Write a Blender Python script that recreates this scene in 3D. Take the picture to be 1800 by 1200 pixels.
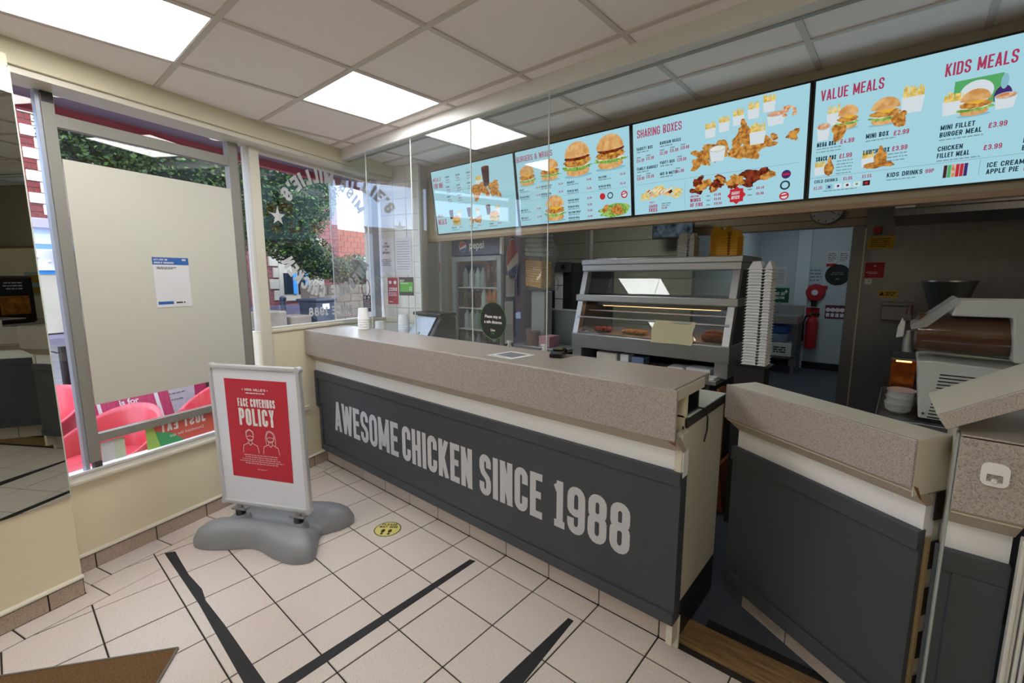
import bpy, bmesh, math, random
from mathutils import Vector, Matrix
random.seed(7)
for o in list(bpy.data.objects): bpy.data.objects.remove(o)
SC = bpy.context.scene
COL = SC.collection
# ------------------------------------------------------------------ camera
F_PX, YAW, PITCH, CAM = 792.7, math.radians(-40.92), math.radians(-8.088), Vector((0, 0, 1.6))
cam = bpy.data.objects.new('camera', bpy.data.cameras.new('camera'))
COL.objects.link(cam)
cam.data.sensor_width = 36.0
cam.data.lens = F_PX / 1800 * 36.0
cam.data.clip_start = 0.02
cam.location = CAM
cam.rotation_euler = (math.pi / 2 + PITCH, 0, -YAW)
SC.camera = cam
FW = Vector((math.sin(YAW) * math.cos(PITCH), math.cos(YAW) * math.cos(PITCH), math.sin(PITCH)))
RT = Vector((math.cos(YAW), -math.sin(YAW), 0))
UP = RT.cross(FW)
# ------------------------------------------------------------------ sky, sun, exposure
SC.view_settings.view_transform = 'Standard'
SC.view_settings.look = 'None'
SC.view_settings.gamma = 1.0
SC.view_settings.use_curve_mapping = False
SC.view_settings.exposure = 0.25
world = bpy.data.worlds.new('sky'); SC.world = world
world.use_nodes = True
wn = world.node_tree.nodes; wl = world.node_tree.links
bg = wn['Background']
tc = wn.new('ShaderNodeTexCoord'); nz = wn.new('ShaderNodeTexNoise'); rp = wn.new('ShaderNodeValToRGB')
nz.inputs['Scale'].default_value = 3.0; nz.inputs['Detail'].default_value = 4.0
rp.color_ramp.elements[0].position = 0.40; rp.color_ramp.elements[0].color = (0.46, 0.60, 0.92, 1)
rp.color_ramp.elements[1].position = 0.62; rp.color_ramp.elements[1].color = (0.88, 0.91, 0.98, 1)
wl.new(tc.outputs['Generated'], nz.inputs['Vector']); wl.new(nz.outputs['Fac'], rp.inputs['Fac'])
wl.new(rp.outputs['Color'], bg.inputs['Color'])
bg.inputs['Strength'].default_value = 5.0
sun = bpy.data.objects.new('sun', bpy.data.lights.new('sun', 'SUN'))
COL.objects.link(sun); sun.data.energy = 1.6; sun.data.angle = 0.02; sun.data.color = (1, 0.94, 0.84)
sun.rotation_euler = Vector((-0.75, 0.05, -0.85)).to_track_quat('-Z', 'Y').to_euler()
sun.location = (3, 0, 12)
PANEL_L = 12.5      # radiance of the ceiling light panels
SCREEN_L = 0.75

# ------------------------------------------------------------------ pixel helpers (1800 x 1200 frame)
def ray(x, y): return FW + RT * ((x - 900) / F_PX) - UP * ((y - 600) / F_PX)
def on(x, y, n, c):
    n = Vector(n); d = ray(x, y)
    return CAM + d * ((c - n.dot(CAM)) / n.dot(d))
def onz(x, y, z): return on(x, y, (0, 0, 1), z)
def ony(x, y, Y): return on(x, y, (0, 1, 0), Y)
# window wall frame: local x along the wall, local y outwards to the street, local z up
WN = Vector((0.9601, 0.2794, 0)); WD = Vector((-0.2794, 0.9601, 0)); WC = -3.081
def frame(o, x, y, z=None):
    x = Vector(x).normalized(); y = Vector(y).normalized(); z = x.cross(y) if z is None else Vector(z).normalized()
    m = Matrix.Identity(4)
    for i in range(3): m[i][0] = x[i]; m[i][1] = y[i]; m[i][2] = z[i]; m[i][3] = o[i]
    return m
WALL = frame(WN * WC, WD, -WN)
def wp(s, o, z): return WALL @ Vector((s, o, z))
I4 = Matrix.Identity(4)

# ------------------------------------------------------------------ mesh helpers
FR = {}
def shade(o): return FR.get(o, I4)
def thing(name, label, cat, loc=(0, 0, 0), rz=0.0, group=None, m=None):
    o = bpy.data.objects.new(name, None); COL.objects.link(o); o.empty_display_size = 0.1
    m = m if m is not None else Matrix.Translation(Vector(loc)) @ Matrix.Rotation(rz, 4, 'Z')
    o.matrix_world = m; FR[o] = m.copy()
    o['label'] = label; o['category'] = cat
    if group: o['group'] = group
    return o
def tag(o, label, cat, group=None):
    o['label'] = label; o['category'] = cat
    if group: o['group'] = group
    return o
def struct(o): o['kind'] = 'structure'; return o
class MB:
    def __init__(s, m=None): s.v = []; s.f = []; s.mi = []; s.m = m or I4; s.c = 0
    def mat(s, i): s.c = i; return s
    def add(s, vs, fs):
        b = len(s.v); s.v += [s.m @ Vector(p) for p in vs]
        s.f += [tuple(b + i for i in f) for f in fs]; s.mi += [s.c] * len(fs); return s
    def box(s, x0, x1, y0, y1, z0, z1):
        return s.add([(x0, y0, z0), (x1, y0, z0), (x1, y1, z0), (x0, y1, z0), (x0, y0, z1), (x1, y0, z1), (x1, y1, z1), (x0, y1, z1)],
                     [(0, 3, 2, 1), (4, 5, 6, 7), (0, 1, 5, 4), (1, 2, 6, 5), (2, 3, 7, 6), (3, 0, 4, 7)])
    def prism(s, pts, h0, h1, ax='z'):
        # pts 2D polygon; ax = extrusion axis ('z': (x,y), 'x': (y,z), 'y': (x,z))
        f = {'z': lambda p, h: (p[0], p[1], h), 'x': lambda p, h: (h, p[0], p[1]), 'y': lambda p, h: (p[0], h, p[1])}[ax]
        a = sum(pts[i][0] * pts[(i + 1) % len(pts)][1] - pts[(i + 1) % len(pts)][0] * pts[i][1] for i in range(len(pts)))
        if (a < 0) != (ax == 'y'): pts = pts[::-1]
        n = len(pts)
        return s.add([f(p, h0) for p in pts] + [f(p, h1) for p in pts],
                     [tuple(range(n - 1, -1, -1)), tuple(range(n, 2 * n))] + [(i, (i + 1) % n, n + (i + 1) % n, n + i) for i in range(n)])
    def slab(s, pts, z0, z1, ch):
        # convex polygon tile with chamfered top edge
        n = len(pts); a = sum(pts[i][0] * pts[(i + 1) % n][1] - pts[(i + 1) % n][0] * pts[i][1] for i in range(n))
        if a < 0: pts = pts[::-1]
        cx = sum(p[0] for p in pts) / n; cy = sum(p[1] for p in pts) / n
        ins = []
        for p in pts:
            d = math.hypot(p[0] - cx, p[1] - cy) or 1; k = max(0.0, 1 - ch * 1.4 / d); ins.append((cx + (p[0] - cx) * k, cy + (p[1] - cy) * k))
        vs = [(p[0], p[1], z0) for p in pts] + [(p[0], p[1], z1 - ch) for p in pts] + [(p[0], p[1], z1) for p in ins]
        fs = [tuple(range(2 * n, 3 * n))]
        for i in range(n):
            j = (i + 1) % n; fs += [(i, j, n + j, n + i), (n + i, n + j, 2 * n + j, 2 * n + i)]
        return s.add(vs, fs)
    def cyl(s, a, b, r0, r1=None, n=16, cap=True):
        a = Vector(a); b = Vector(b); r1 = r0 if r1 is None else r1
        z = (b - a).normalized(); x = z.orthogonal().normalized(); y = z.cross(x); vs = []
        for c, r in ((a, r0), (b, r1)):
            for i in range(n):
                t = 2 * math.pi * i / n; vs.append(c + x * (r * math.cos(t)) + y * (r * math.sin(t)))
        fs = [(i, (i + 1) % n, n + (i + 1) % n, n + i) for i in range(n)]
        if cap: fs += [tuple(range(n - 1, -1, -1)), tuple(range(n, 2 * n))]
        return s.add(vs, fs)
    def lathe(s, prof, o=(0, 0, 0), n=20, ax=(0, 0, 1), sx=1, sy=1):
        z = Vector(ax).normalized(); x = Vector((1, 0, 0)) if abs(z.x) < 0.9 else Vector((0, 1, 0))
        x = (x - z * x.dot(z)).normalized(); y = z.cross(x); o = Vector(o); vs = []; fs = []; k = len(prof)
        for i in range(n):
            t = 2 * math.pi * i / n
            for r, h in prof: vs.append(o + x * (sx * r * math.cos(t)) + y * (sy * r * math.sin(t)) + z * h)
        for i in range(n):
            j = (i + 1) % n
            for q in range(k - 1): fs.append((i * k + q, j * k + q, j * k + q + 1, i * k + q + 1))
        fs.append(tuple(i * k for i in range(n - 1, -1, -1))); fs.append(tuple(i * k + k - 1 for i in range(n)))
        return s.add(vs, fs)
    def tube(s, path, r, n=8):
        path = [Vector(p) for p in path]; vs = []; fs = []
        for i, p in enumerate(path):
            t = (path[min(i + 1, len(path) - 1)] - path[max(i - 1, 0)]).normalized()
            x = t.cross(Vector((0.13, 0.27, 0.95))).normalized() if abs(t.z) < 0.9 else t.cross(Vector((1, 0.1, 0))).normalized(); y = t.cross(x)
            for q in range(n):
                a = 2 * math.pi * q / n; vs.append(p + x * (r * math.cos(a)) + y * (r * math.sin(a)))
        for i in range(len(path) - 1):
            for q in range(n):
                w = (q + 1) % n; fs.append((i * n + q, i * n + w, (i + 1) * n + w, (i + 1) * n + q))
        fs += [tuple(range(n - 1, -1, -1)), tuple((len(path) - 1) * n + q for q in range(n))]
        return s.add(vs, fs)
    def grid(s, fn, nu, nv, cu=False):
        vs = [fn(i / (nu if cu else nu), j / nv) for i in range(nu + (0 if cu else 1)) for j in range(nv + 1)]; fs = []
        w = nv + 1; tot = nu if cu else nu
        for i in range(tot):
            i2 = (i + 1) % nu if cu else i + 1
            for j in range(nv): fs.append((i * w + j, i2 * w + j, i2 * w + j + 1, i * w + j + 1))
        return s.add(vs, fs)
    def build(s, name, mats, parent=None, bevel=0.0, smooth=False, seg=2, local=False):
        mats = mats if isinstance(mats, (list, tuple)) else [mats]
        if parent is None:
            xs = [v.x for v in s.v]; ys = [v.y for v in s.v]; zs = [v.z for v in s.v]
            M = Matrix.Translation(((min(xs) + max(xs)) / 2, (min(ys) + max(ys)) / 2, min(zs)))
        else: M = FR[parent]
        inv = I4 if local else M.inverted()
        me = bpy.data.meshes.new(name); me.from_pydata([inv @ v for v in s.v], [], s.f); me.update()
        for m in mats: me.materials.append(m)
        if len(mats) > 1: me.polygons.foreach_set('material_index', s.mi)
        if smooth: me.polygons.foreach_set('use_smooth', [True] * len(me.polygons))
        o = bpy.data.objects.new(name, me); COL.objects.link(o)
        if parent is None: o.matrix_world = M
        else: o.parent = parent
        FR[o] = M
        if bevel:
            b = o.modifiers.new('bevel', 'BEVEL'); b.width = bevel; b.segments = seg; b.limit_method = 'ANGLE'; b.angle_limit = math.radians(40)
        if smooth and bevel == 0:
            try: me.set_sharp_from_angle(angle=math.radians(35))
            except Exception: pass
        return o
def copy_tree(o, parent=None):
    c = o.copy(); COL.objects.link(c)
    if parent is not None: c.parent = parent
    FR[c] = FR.get(o, I4)
    for ch in list(o.children): copy_tree(ch, c)
    return c

# ------------------------------------------------------------------ materials
def rgb(h):
    if not isinstance(h, str): return (*h, 1) if len(h) == 3 else h
    v = [int(h[i:i + 2], 16) / 255 for i in (0, 2, 4)]
    return tuple(x / 12.92 if x <= 0.04045 else ((x + 0.055) / 1.055) ** 2.4 for x in v) + (1,)
def mat(name, col, rough=0.5, metal=0.0, noise=0.0, scale=8.0, bump=0.0, bscale=60.0, emit=0.0, spec=0.5, coat=0.0, alpha=None, trans=0.0, stretch=None, dark=None):
    m = bpy.data.materials.new(name); m.use_nodes = True; nt = m.node_tree; N = nt.nodes; L = nt.links
    b = N['Principled BSDF']; c = rgb(col)
    b.inputs['Base Color'].default_value = c; b.inputs['Roughness'].default_value = rough; b.inputs['Metallic'].default_value = metal
    b.inputs['Specular IOR Level'].default_value = spec; b.inputs['Coat Weight'].default_value = coat
    b.inputs['Transmission Weight'].default_value = trans
    t = N.new('ShaderNodeNewGeometry').outputs['Position']
    if stretch:
        mp = N.new('ShaderNodeMapping'); mp.inputs['Scale'].default_value = stretch; L.new(t, mp.inputs['Vector']); t = mp.outputs['Vector']
    if noise or dark:
        z = N.new('ShaderNodeTexNoise'); z.inputs['Scale'].default_value = scale; z.inputs['Detail'].default_value = 5; L.new(t, z.inputs['Vector'])
        r = N.new('ShaderNodeValToRGB'); d = rgb(dark) if dark else tuple(x * (1 - noise) for x in c[:3]) + (1,)
        r.color_ramp.elements[0].color = d; r.color_ramp.elements[1].color = tuple(min(1, x * (1 + noise * 0.6)) for x in c[:3]) + (1,) if not dark else c
        r.color_ramp.elements[0].position = 0.3; r.color_ramp.elements[1].position = 0.7
        L.new(z.outputs['Fac'], r.inputs['Fac']); L.new(r.outputs['Color'], b.inputs['Base Color'])
        if emit: L.new(r.outputs['Color'], b.inputs['Emission Color'])
    if bump:
        z2 = N.new('ShaderNodeTexNoise'); z2.inputs['Scale'].default_value = bscale; z2.inputs['Detail'].default_value = 3; L.new(t, z2.inputs['Vector'])
        bp = N.new('ShaderNodeBump'); bp.inputs['Strength'].default_value = bump; bp.inputs['Distance'].default_value = 0.01
        L.new(z2.outputs['Fac'], bp.inputs['Height']); L.new(bp.outputs['Normal'], b.inputs['Normal'])
    if emit:
        if not (noise or dark): b.inputs['Emission Color'].default_value = c
        b.inputs['Emission Strength'].default_value = emit
    if alpha is not None: b.inputs['Alpha'].default_value = alpha
    return m
def speckle(name, base, dark, light, scale=260.0, rough=0.45, amt=(0.36, 0.47, 0.56, 0.66), bump=0.0, big=0.0):
    m = bpy.data.materials.new(name); m.use_nodes = True; N = m.node_tree.nodes; L = m.node_tree.links; b = N['Principled BSDF']
    b.inputs['Roughness'].default_value = rough
    t = N.new('ShaderNodeNewGeometry').outputs['Position']
    z = N.new('ShaderNodeTexNoise'); z.inputs['Scale'].default_value = scale; z.inputs['Detail'].default_value = 2; L.new(t, z.inputs['Vector'])
    r = N.new('ShaderNodeValToRGB'); e = r.color_ramp.elements
    e[0].position = amt[0]; e[0].color = rgb(dark); e[1].position = amt[3]; e[1].color = rgb(light)
    for p in amt[1:3]:
        k = e.new(p); k.color = rgb(base)
    L.new(z.outputs['Fac'], r.inputs['Fac']); out = r.outputs['Color']
    if big:
        z2 = N.new('ShaderNodeTexNoise'); z2.inputs['Scale'].default_value = 2.2; L.new(t, z2.inputs['Vector'])
        mx = N.new('ShaderNodeMix'); mx.data_type = 'RGBA'; mx.blend_type = 'MULTIPLY'; mx.inputs['Factor'].default_value = big
        L.new(out, mx.inputs['A']); L.new(z2.outputs['Color'], mx.inputs['B']); out = mx.outputs['Result']
    L.new(out, b.inputs['Base Color'])
    return m
def thin_glass(name, tint=(0.97, 0.985, 0.98), extra=0.0, haze=0.0):
    # thin sheet: Fresnel reflection over straight-through transmission
    m = bpy.data.materials.new(name); m.use_nodes = True; N = m.node_tree.nodes; L = m.node_tree.links
    N.remove(N['Principled BSDF']); out = N['Material Output']
    g = N.new('ShaderNodeNewGeometry'); mr = N.new('ShaderNodeMapRange'); fr = N.new('ShaderNodeFresnel')
    mr.inputs['To Min'].default_value = 1.5; mr.inputs['To Max'].default_value = 1 / 1.5
    L.new(g.outputs['Backfacing'], mr.inputs['Value']); L.new(mr.outputs['Result'], fr.inputs['IOR'])
    tr = N.new('ShaderNodeBsdfTransparent'); tr.inputs['Color'].default_value = (*tint, 1)
    gl = N.new('ShaderNodeBsdfGlossy'); gl.inputs['Roughness'].default_value = 0.0
    mx = N.new('ShaderNodeMixShader'); L.new(fr.outputs['Fac'], mx.inputs['Fac']); L.new(tr.outputs[0], mx.inputs[1]); L.new(gl.outputs[0], mx.inputs[2])
    last = mx.outputs[0]
    if haze:
        df = N.new('ShaderNodeBsdfDiffuse'); df.inputs['Color'].default_value = (0.9, 0.92, 0.93, 1)
        m2 = N.new('ShaderNodeMixShader'); m2.inputs['Fac'].default_value = haze; L.new(last, m2.inputs[1]); L.new(df.outputs[0], m2.inputs[2]); last = m2.outputs[0]
    L.new(last, out.inputs['Surface'])
    return m
def emis(name, col, s=1.0):
    m = bpy.data.materials.new(name); m.use_nodes = True; N = m.node_tree.nodes; L = m.node_tree.links
    N.remove(N['Principled BSDF']); e = N.new('ShaderNodeEmission'); e.inputs['Color'].default_value = rgb(col); e.inputs['Strength'].default_value = s
    L.new(e.outputs[0], N['Material Output'].inputs['Surface']); return m
def emis_noise(name, c1, c2, s=1.0, scale=40.0):
    m = emis(name, c1, s); N = m.node_tree.nodes; L = m.node_tree.links; e = [n for n in N if n.type == 'EMISSION'][0]
    t = N.new('ShaderNodeNewGeometry').outputs['Position']; z = N.new('ShaderNodeTexNoise'); z.inputs['Scale'].default_value = scale; z.inputs['Detail'].default_value = 4
    L.new(t, z.inputs['Vector']); r = N.new('ShaderNodeValToRGB'); r.color_ramp.elements[0].color = rgb(c1); r.color_ramp.elements[1].color = rgb(c2)
    r.color_ramp.elements[0].position = 0.36; r.color_ramp.elements[1].position = 0.64
    L.new(z.outputs['Fac'], r.inputs['Fac']); L.new(r.outputs['Color'], e.inputs['Color']); return m
_mc = {}
def M(name, *a, **k):
    if name not in _mc: _mc[name] = mat(name, *a, **k)
    return _mc[name]
CREAM = mat('cream_paint', 'e6dcc0', 0.55, noise=0.04, scale=3)
CREAMG = mat('cream_gloss', 'd6d1c0', 0.3)
TILE = speckle('floor_tile', 'd6cbc3', 'a99d95', 'e0d6cf', 190, 0.33, (0.30, 0.38, 0.58, 0.72), big=0.10)
SKIRT = speckle('skirting_tile', 'b5a494', '86776b', 'c3b4a6', 240, 0.4, (0.34, 0.44, 0.57, 0.68))
SKIRTW = speckle('plinth_tile', 'cdc2bb', 'a3968e', 'd9d0c9', 240, 0.4, (0.30, 0.40, 0.57, 0.70))
GROUT = mat('dark_grout', '2b2420', 0.9)
FASCIA = speckle('speckled_laminate', 'a79f9a', '837a75', 'b7b0ab', 300, 0.35, (0.34, 0.45, 0.55, 0.66))
LAMTOP = speckle('laminate_top', 'a49b91', '8b8379', 'b2aaa0', 330, 0.28, (0.34, 0.45, 0.55, 0.66))
STRIP = mat('white_strip', 'eef0f2', 0.45)
GREYP = mat('charcoal_panel', '3f454c', 0.5, noise=0.05, scale=5)
WHITE = mat('white_paint', 'd8d8d4', 0.5)
ALU = mat('anodised_aluminium', 'a9aaac', 0.38, 0.75)
ALUD = mat('grey_frame', '8d8b84', 0.5, 0.15)
STEEL = mat('brushed_steel', 'b4b6b8', 0.34, 0.75, noise=0.12, scale=12, stretch=(1, 1, 30))
STEELD = mat('dull_steel', '8a8c90', 0.38, 1.0, noise=0.1, scale=10, stretch=(30, 30, 1))
BLACK = mat('black_plastic', '17181a', 0.4)
TAPE = mat('black_tape', '1b1b1d', 0.65, bump=0.2, bscale=90)
CEILT = mat('ceiling_tile', 'f3edea', 0.9, bump=0.12, bscale=400)
CEILG = mat('ceiling_grid', 'cdc5be', 0.6)
WHITEP = mat('white_plastic', 'e6e7e8', 0.35)
PAPER = mat('paper', 'd9dade', 0.7)
RED = mat('poster_red', 'c22a3f', 0.55)
WHITEINK = mat('white_print', 'ece9ea', 0.6)
GREYINK = mat('grey_print', '77797d', 0.7)
DARKINK = mat('dark_print', '26282c', 0.6)
GLASS = thin_glass('window_glass')
PLEXI = thin_glass('acrylic_sheet', (0.975, 0.99, 0.985), haze=0.012)
VINYL = mat('white_vinyl', 'cfd0d2', 0.6)
# ------------------------------------------------------------------ drawn lettering (condensed stroke capitals)
def _arc(cx, cy, rx, ry, a0, a1, n=8):
    return [(cx + rx * math.cos(math.radians(a0 + (a1 - a0) * i / n)), cy + ry * math.sin(math.radians(a0 + (a1 - a0) * i / n))) for i in range(n + 1)]
def glyph(ch, W, T):
    """polylines (closed flag, points) in a box W x 1, and the advance width"""
    h = T / 2; a = h; wf = {'M': 1.3, 'W': 1.45, 'I': 0, '1': 0.62, '.': 0, "'": 0, ',': 0, ' ': 0.55, '-': 0.7, ':': 0, '&': 1.15, '!': 0, 'J': 0.85, 'L': 0.85, 'E': 0.88, 'F': 0.85, 'T': 0.95, '|': 0}.get(ch, 1.0)
    W = max(W * wf, T); b = W - h; lo = h; hi = 1 - h; m = 0.5; r = (b - a) / 2; c = (a + b) / 2; ry = min(r * 1.15, 0.24)
    top = lambda x0, x1: _arc((x0 + x1) / 2, hi - ry, (x1 - x0) / 2, ry, 180, 0)
    G = {
     'I': [(0, [(c, 0), (c, 1)])], '|': [(0, [(c, 0), (c, 1)])], 'L': [(0, [(a, 1), (a, lo), (W, lo)])], 'T': [(0, [(0, hi), (W, hi)]), (0, [(c, 0), (c, hi)])],
     'E': [(0, [(W, hi), (a, hi), (a, lo), (W, lo)]), (0, [(a, m + .02), (W * .9, m + .02)])], 'F': [(0, [(W, hi), (a, hi), (a, 0)]), (0, [(a, m), (W * .9, m)])],
     'H': [(0, [(a, 0), (a, 1)]), (0, [(b, 0), (b, 1)]), (0, [(a, m), (b, m)])],
     'A': [(0, [(a * .8, -.02), (c, 1.02)]), (0, [(W - a * .8, -.02), (c, 1.02)]), (0, [(a + (c - a) * .35, .26), (b - (b - c) * .35, .26)])],
     'V': [(0, [(a * .8, 1.02), (c, -.02)]), (0, [(W - a * .8, 1.02), (c, -.02)])],
     'W': [(0, [(a * .8, 1.02), (W * .28, -.02)]), (0, [(W * .28, -.02), (W * .5, .95)]), (0, [(W * .5, .95), (W * .72, -.02)]), (0, [(W * .72, -.02), (W - a * .8, 1.02)])],
     'M': [(0, [(a, 0), (a, 1)]), (0, [(b, 0), (b, 1)]), (0, [(a * .9, 1.02), (c, .16)]), (0, [(c, .16), (W - a * .9, 1.02)])], 'N': [(0, [(a, 0), (a, 1)]), (0, [(b, 0), (b, 1)]), (0, [(a * .8, 1.02), (W - a * .8, -.02)])],
     'K': [(0, [(a, 0), (a, 1)]), (0, [(b, 1), (a + h * .6, .44)]), (0, [(a + (b - a) * .3, .58), (W - a * .8, 0)])],
     'X': [(0, [(a, 0), (b, 1)]), (0, [(a, 1), (b, 0)])], 'Y': [(0, [(a, 1), (c, .46), (b, 1)]), (0, [(c, 0), (c, .46)])],
     'Z': [(0, [(0, hi), (b, hi), (a, lo), (W, lo)])],
     'O': [(1, top(a, b) + _arc(c, lo + ry, r, ry, 0, -180))], 'C': [(0, [(b, .64)] + _arc(c, hi - ry, r, ry, 0, 180) + _arc(c, lo + ry, r, ry, 180, 360) + [(b, .36)])],
     'G': [(0, [(b, .66)] + _arc(c, hi - ry, r, ry, 0, 180) + _arc(c, lo + ry, r, ry, 180, 360) + [(b, .48), (c, .48)])],
     'S': [(0, [(b, .68)] + _arc(c, hi - ry, r, ry, 0, 180) + [(a, .66), (a + r * .35, .56), (b - r * .35, .44), (b, .34)] + _arc(c, lo + ry, r, ry, 0, -180) + [(a, .32)])],
     'U': [(0, [(a, 1)] + _arc(c, lo + ry, r, ry, 180, 360) + [(b, 1)])], 'J': [(0, [(b, 1)] + _arc(c, lo + ry, r, ry, 0, -180) + [(a, .3)])],
     'D': [(1, [(a, lo), (a, hi)] + _arc(b - r, hi - ry, r, ry, 90, 0) + _arc(b - r, lo + ry, r, ry, 0, -90))],
     'P': [(0, [(a, 0), (a, hi)] + _arc(b - r, hi - ry * .8, r, ry * .8, 90, 0) + _arc(b - r, .46 + ry * .8, r, ry * .8, 0, -90) + [(a, .46)])],
     'R': [(0, [(a, 0), (a, hi)] + _arc(b - r, hi - ry * .8, r, ry * .8, 90, 0) + _arc(b - r, .47 + ry * .8, r, ry * .8, 0, -90) + [(a, .47)]), (0, [(c, .47), (b, 0)])],
     'B': [(1, [(a, lo), (a, hi)] + _arc(b - r, hi - ry * .7, r * .95, ry * .7, 90, -90)[:6] + [(b - r * .5, .52)] + _arc(b - r, lo + ry * .8, r, ry * .8, 90, -90)), (0, [(a, .52), (b - r * .5, .52)])],
     'Q': [(1, top(a, b) + _arc(c, lo + ry, r, ry, 0, -180)), (0, [(c, .25), (b, 0)])],
     '0': [(1, top(a, b) + _arc(c, lo + ry, r, ry, 0, -180))], '1': [(0, [(b * .75, 0), (b * .75, 1)]), (0, [(0, .82), (b * .75, .9)]), (0, [(0, lo), (W, lo)])],
     '8': [(1, _arc(c, hi - ry * .85, r * .94, ry * .85, 180, 0) + _arc(c, .53 + ry * .7, r * .94, ry * .7, 0, -180)), (1, _arc(c, .53 - ry * .7, r, ry * .7, 180, 0) + _arc(c, lo + ry, r, ry, 0, -180))],
     '9': [(1, _arc(c, hi - ry, r, ry, 180, 0) + _arc(c, .45 + ry * .7, r, ry * .7, 0, -180)), (0, [(b, hi - ry)] + _arc(c, lo + ry, r, ry, 0, -180) + [(a, .33)])],
     '6': [(0, _arc(c, .53 - ry, r, ry, 0, 180) + _arc(c, lo + ry, r, ry, 180, 360)), (0, [(a, lo + ry)] + _arc(c, hi - ry, r, ry, 180, 0) + [(b, .68)])],
     '3': [(0, [(a, .7)] + _arc(c, hi - ry, r, ry, 180, 0) + [(b, .62), (c, .53), (b, .42)] + _arc(c, lo + ry, r, ry, 0, -180) + [(a, .3)])],
     '2': [(0, [(a, .68)] + _arc(c, hi - ry, r, ry, 180, 0) + [(b, .6), (a, lo), (W, lo)])], '5': [(0, [(b, hi), (a, hi), (a, .55), (c, .58)] + _arc(c, lo + ry, r, ry, 60, -180) + [(a, .3)])],
     '4': [(0, [(b * .8, 0), (b * .8, 1), (a, .3), (W, .3)])], '7': [(0, [(0, hi), (b, hi), (c * .8, 0)])],
     '.': [(0, [(c, 0), (c, T)])], ',': [(0, [(c, -.1), (c, T)])], "'": [(0, [(c, .72), (c, 1)])], '-': [(0, [(0, m), (W, m)])], ':': [(0, [(c, .1), (c, .1 + T)]), (0, [(c, .6), (c, .6 + T)])], '!': [(0, [(c, .3), (c, 1)]), (0, [(c, 0), (c, T)])],
     '&': [(0, [(W, lo), (a + r * .3, .7)] + _arc(c * .9, hi - ry * .8, r * .7, ry * .8, 180, 0) + [(a, .3)] + _arc(c * .9, lo + ry, r * .9, ry, 180, 330) + [(W, .5)])],
     '£': [(0, [(b, .75)] + _arc(c, hi - ry, r * .8, ry, 0, 180) + [(a + r * .3, .4), (a, lo), (W, lo)]), (0, [(0, .47), (W * .75, .47)])], ' ': [],
    }
    return G.get(ch, []), W
def _ribbon(mb, pts, closed, T, tf, W=None):
    n = len(pts); P = [Vector(p) for p in pts]; Lf = []; Rf = []
    for i in range(n):
        p0 = P[i - 1] if (i or closed) else None; p1 = P[(i + 1) % n] if (i < n - 1 or closed) else None
        d0 = (P[i] - p0) if p0 is not None else None; d1 = (p1 - P[i]) if p1 is not None else None
        d0 = d0.normalized() if d0 is not None and d0.length > 1e-6 else None; d1 = d1.normalized() if d1 is not None and d1.length > 1e-6 else None
        if d0 is None: d0 = d1
        if d1 is None: d1 = d0
        if d0 is None: d0 = d1 = Vector((1, 0))
        n0 = Vector((-d0.y, d0.x)); n1 = Vector((-d1.y, d1.x)); mm = n0 + n1
        mm = mm.normalized() if mm.length > 1e-4 else n0
        k = T / 2 / max(0.42, mm.dot(n0)); Lf.append(P[i] + mm * k); Rf.append(P[i] - mm * k)
    cl_ = lambda p: p if W is None else (min(max(p[0], -.02), W + .02), min(max(p[1], -.1 if min(q[1] for q in pts) < -.05 else 0.0), 1.0))
    vs = [tf(cl_(p)) for p in Lf + Rf]; rng = range(n if closed else n - 1)
    mb.add(vs, [(i, n + i, n + (i + 1) % n, (i + 1) % n) for i in rng])
def txt(mb, s, x, y, h, w=0.42, t=0.15, gap=0.11, al='l', slant=0.0, path=None, sub=None):
    """capitals of height h; w, t, gap are fractions of h; path=(cx,cy,R,deg0,sign) sets them on a circle"""
    zz = 0.0
    gs = [glyph(c, w, t) for c in s]; tot = sum(g[1] + gap for g in gs) - gap
    X = {'l': 0, 'c': -tot / 2, 'r': -tot}[al]
    for gi, (g, W) in enumerate(gs):
        for cl, pts in (g if sub is None or sub[0] <= gi < sub[1] else []):
            zz = (zz + 0.00015) if zz < 0.0006 else 0.0
            if path:
                cx, cy, R, a0, sg = path
                def tf(p, X=X):
                    a = math.radians(a0) - sg * (X + p[0]) * h / R; rr = R + sg * p[1] * h
                    return (cx + rr * math.cos(a), cy + rr * math.sin(a), zz)
            else:
                def tf(p, X=X): return (x + (X + p[0] + slant * p[1]) * h, y + p[1] * h, zz)
            _ribbon(mb, pts, cl, t, tf, W)
        X += W + gap
    return tot * h
def lines(mb, x, y, w, n, h, gap, al='l', seed=1):
    """rows of fine print too small to read"""
    r = random.Random(seed)
    for i in range(n):
        ww = w * (0.7 + 0.3 * r.random()) if i == n - 1 or al == 'c' else w * (0.9 + 0.1 * r.random()); xx = x - ww / 2 if al == 'c' else x; yy = y - i * gap; p = xx
        while p < xx + ww:
            q = min(p + h * (1.2 + 3.4 * r.random()), xx + ww); mb.add([(p, yy, 0), (q, yy, 0), (q, yy + h, 0), (p, yy + h, 0)], [(0, 1, 2, 3)]); p = q + h * .7
def disc(mb, cx, cy, rx, ry, n=28, z=0.0, a0=0, a1=360):
    full = abs(a1 - a0) >= 360
    pts = [(cx + rx * math.cos(math.radians(a0 + (a1 - a0) * i / n)), cy + ry * math.sin(math.radians(a0 + (a1 - a0) * i / n)), z) for i in range(n if full else n + 1)]
    mb.add(pts, [tuple(range(len(pts)))])
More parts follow.
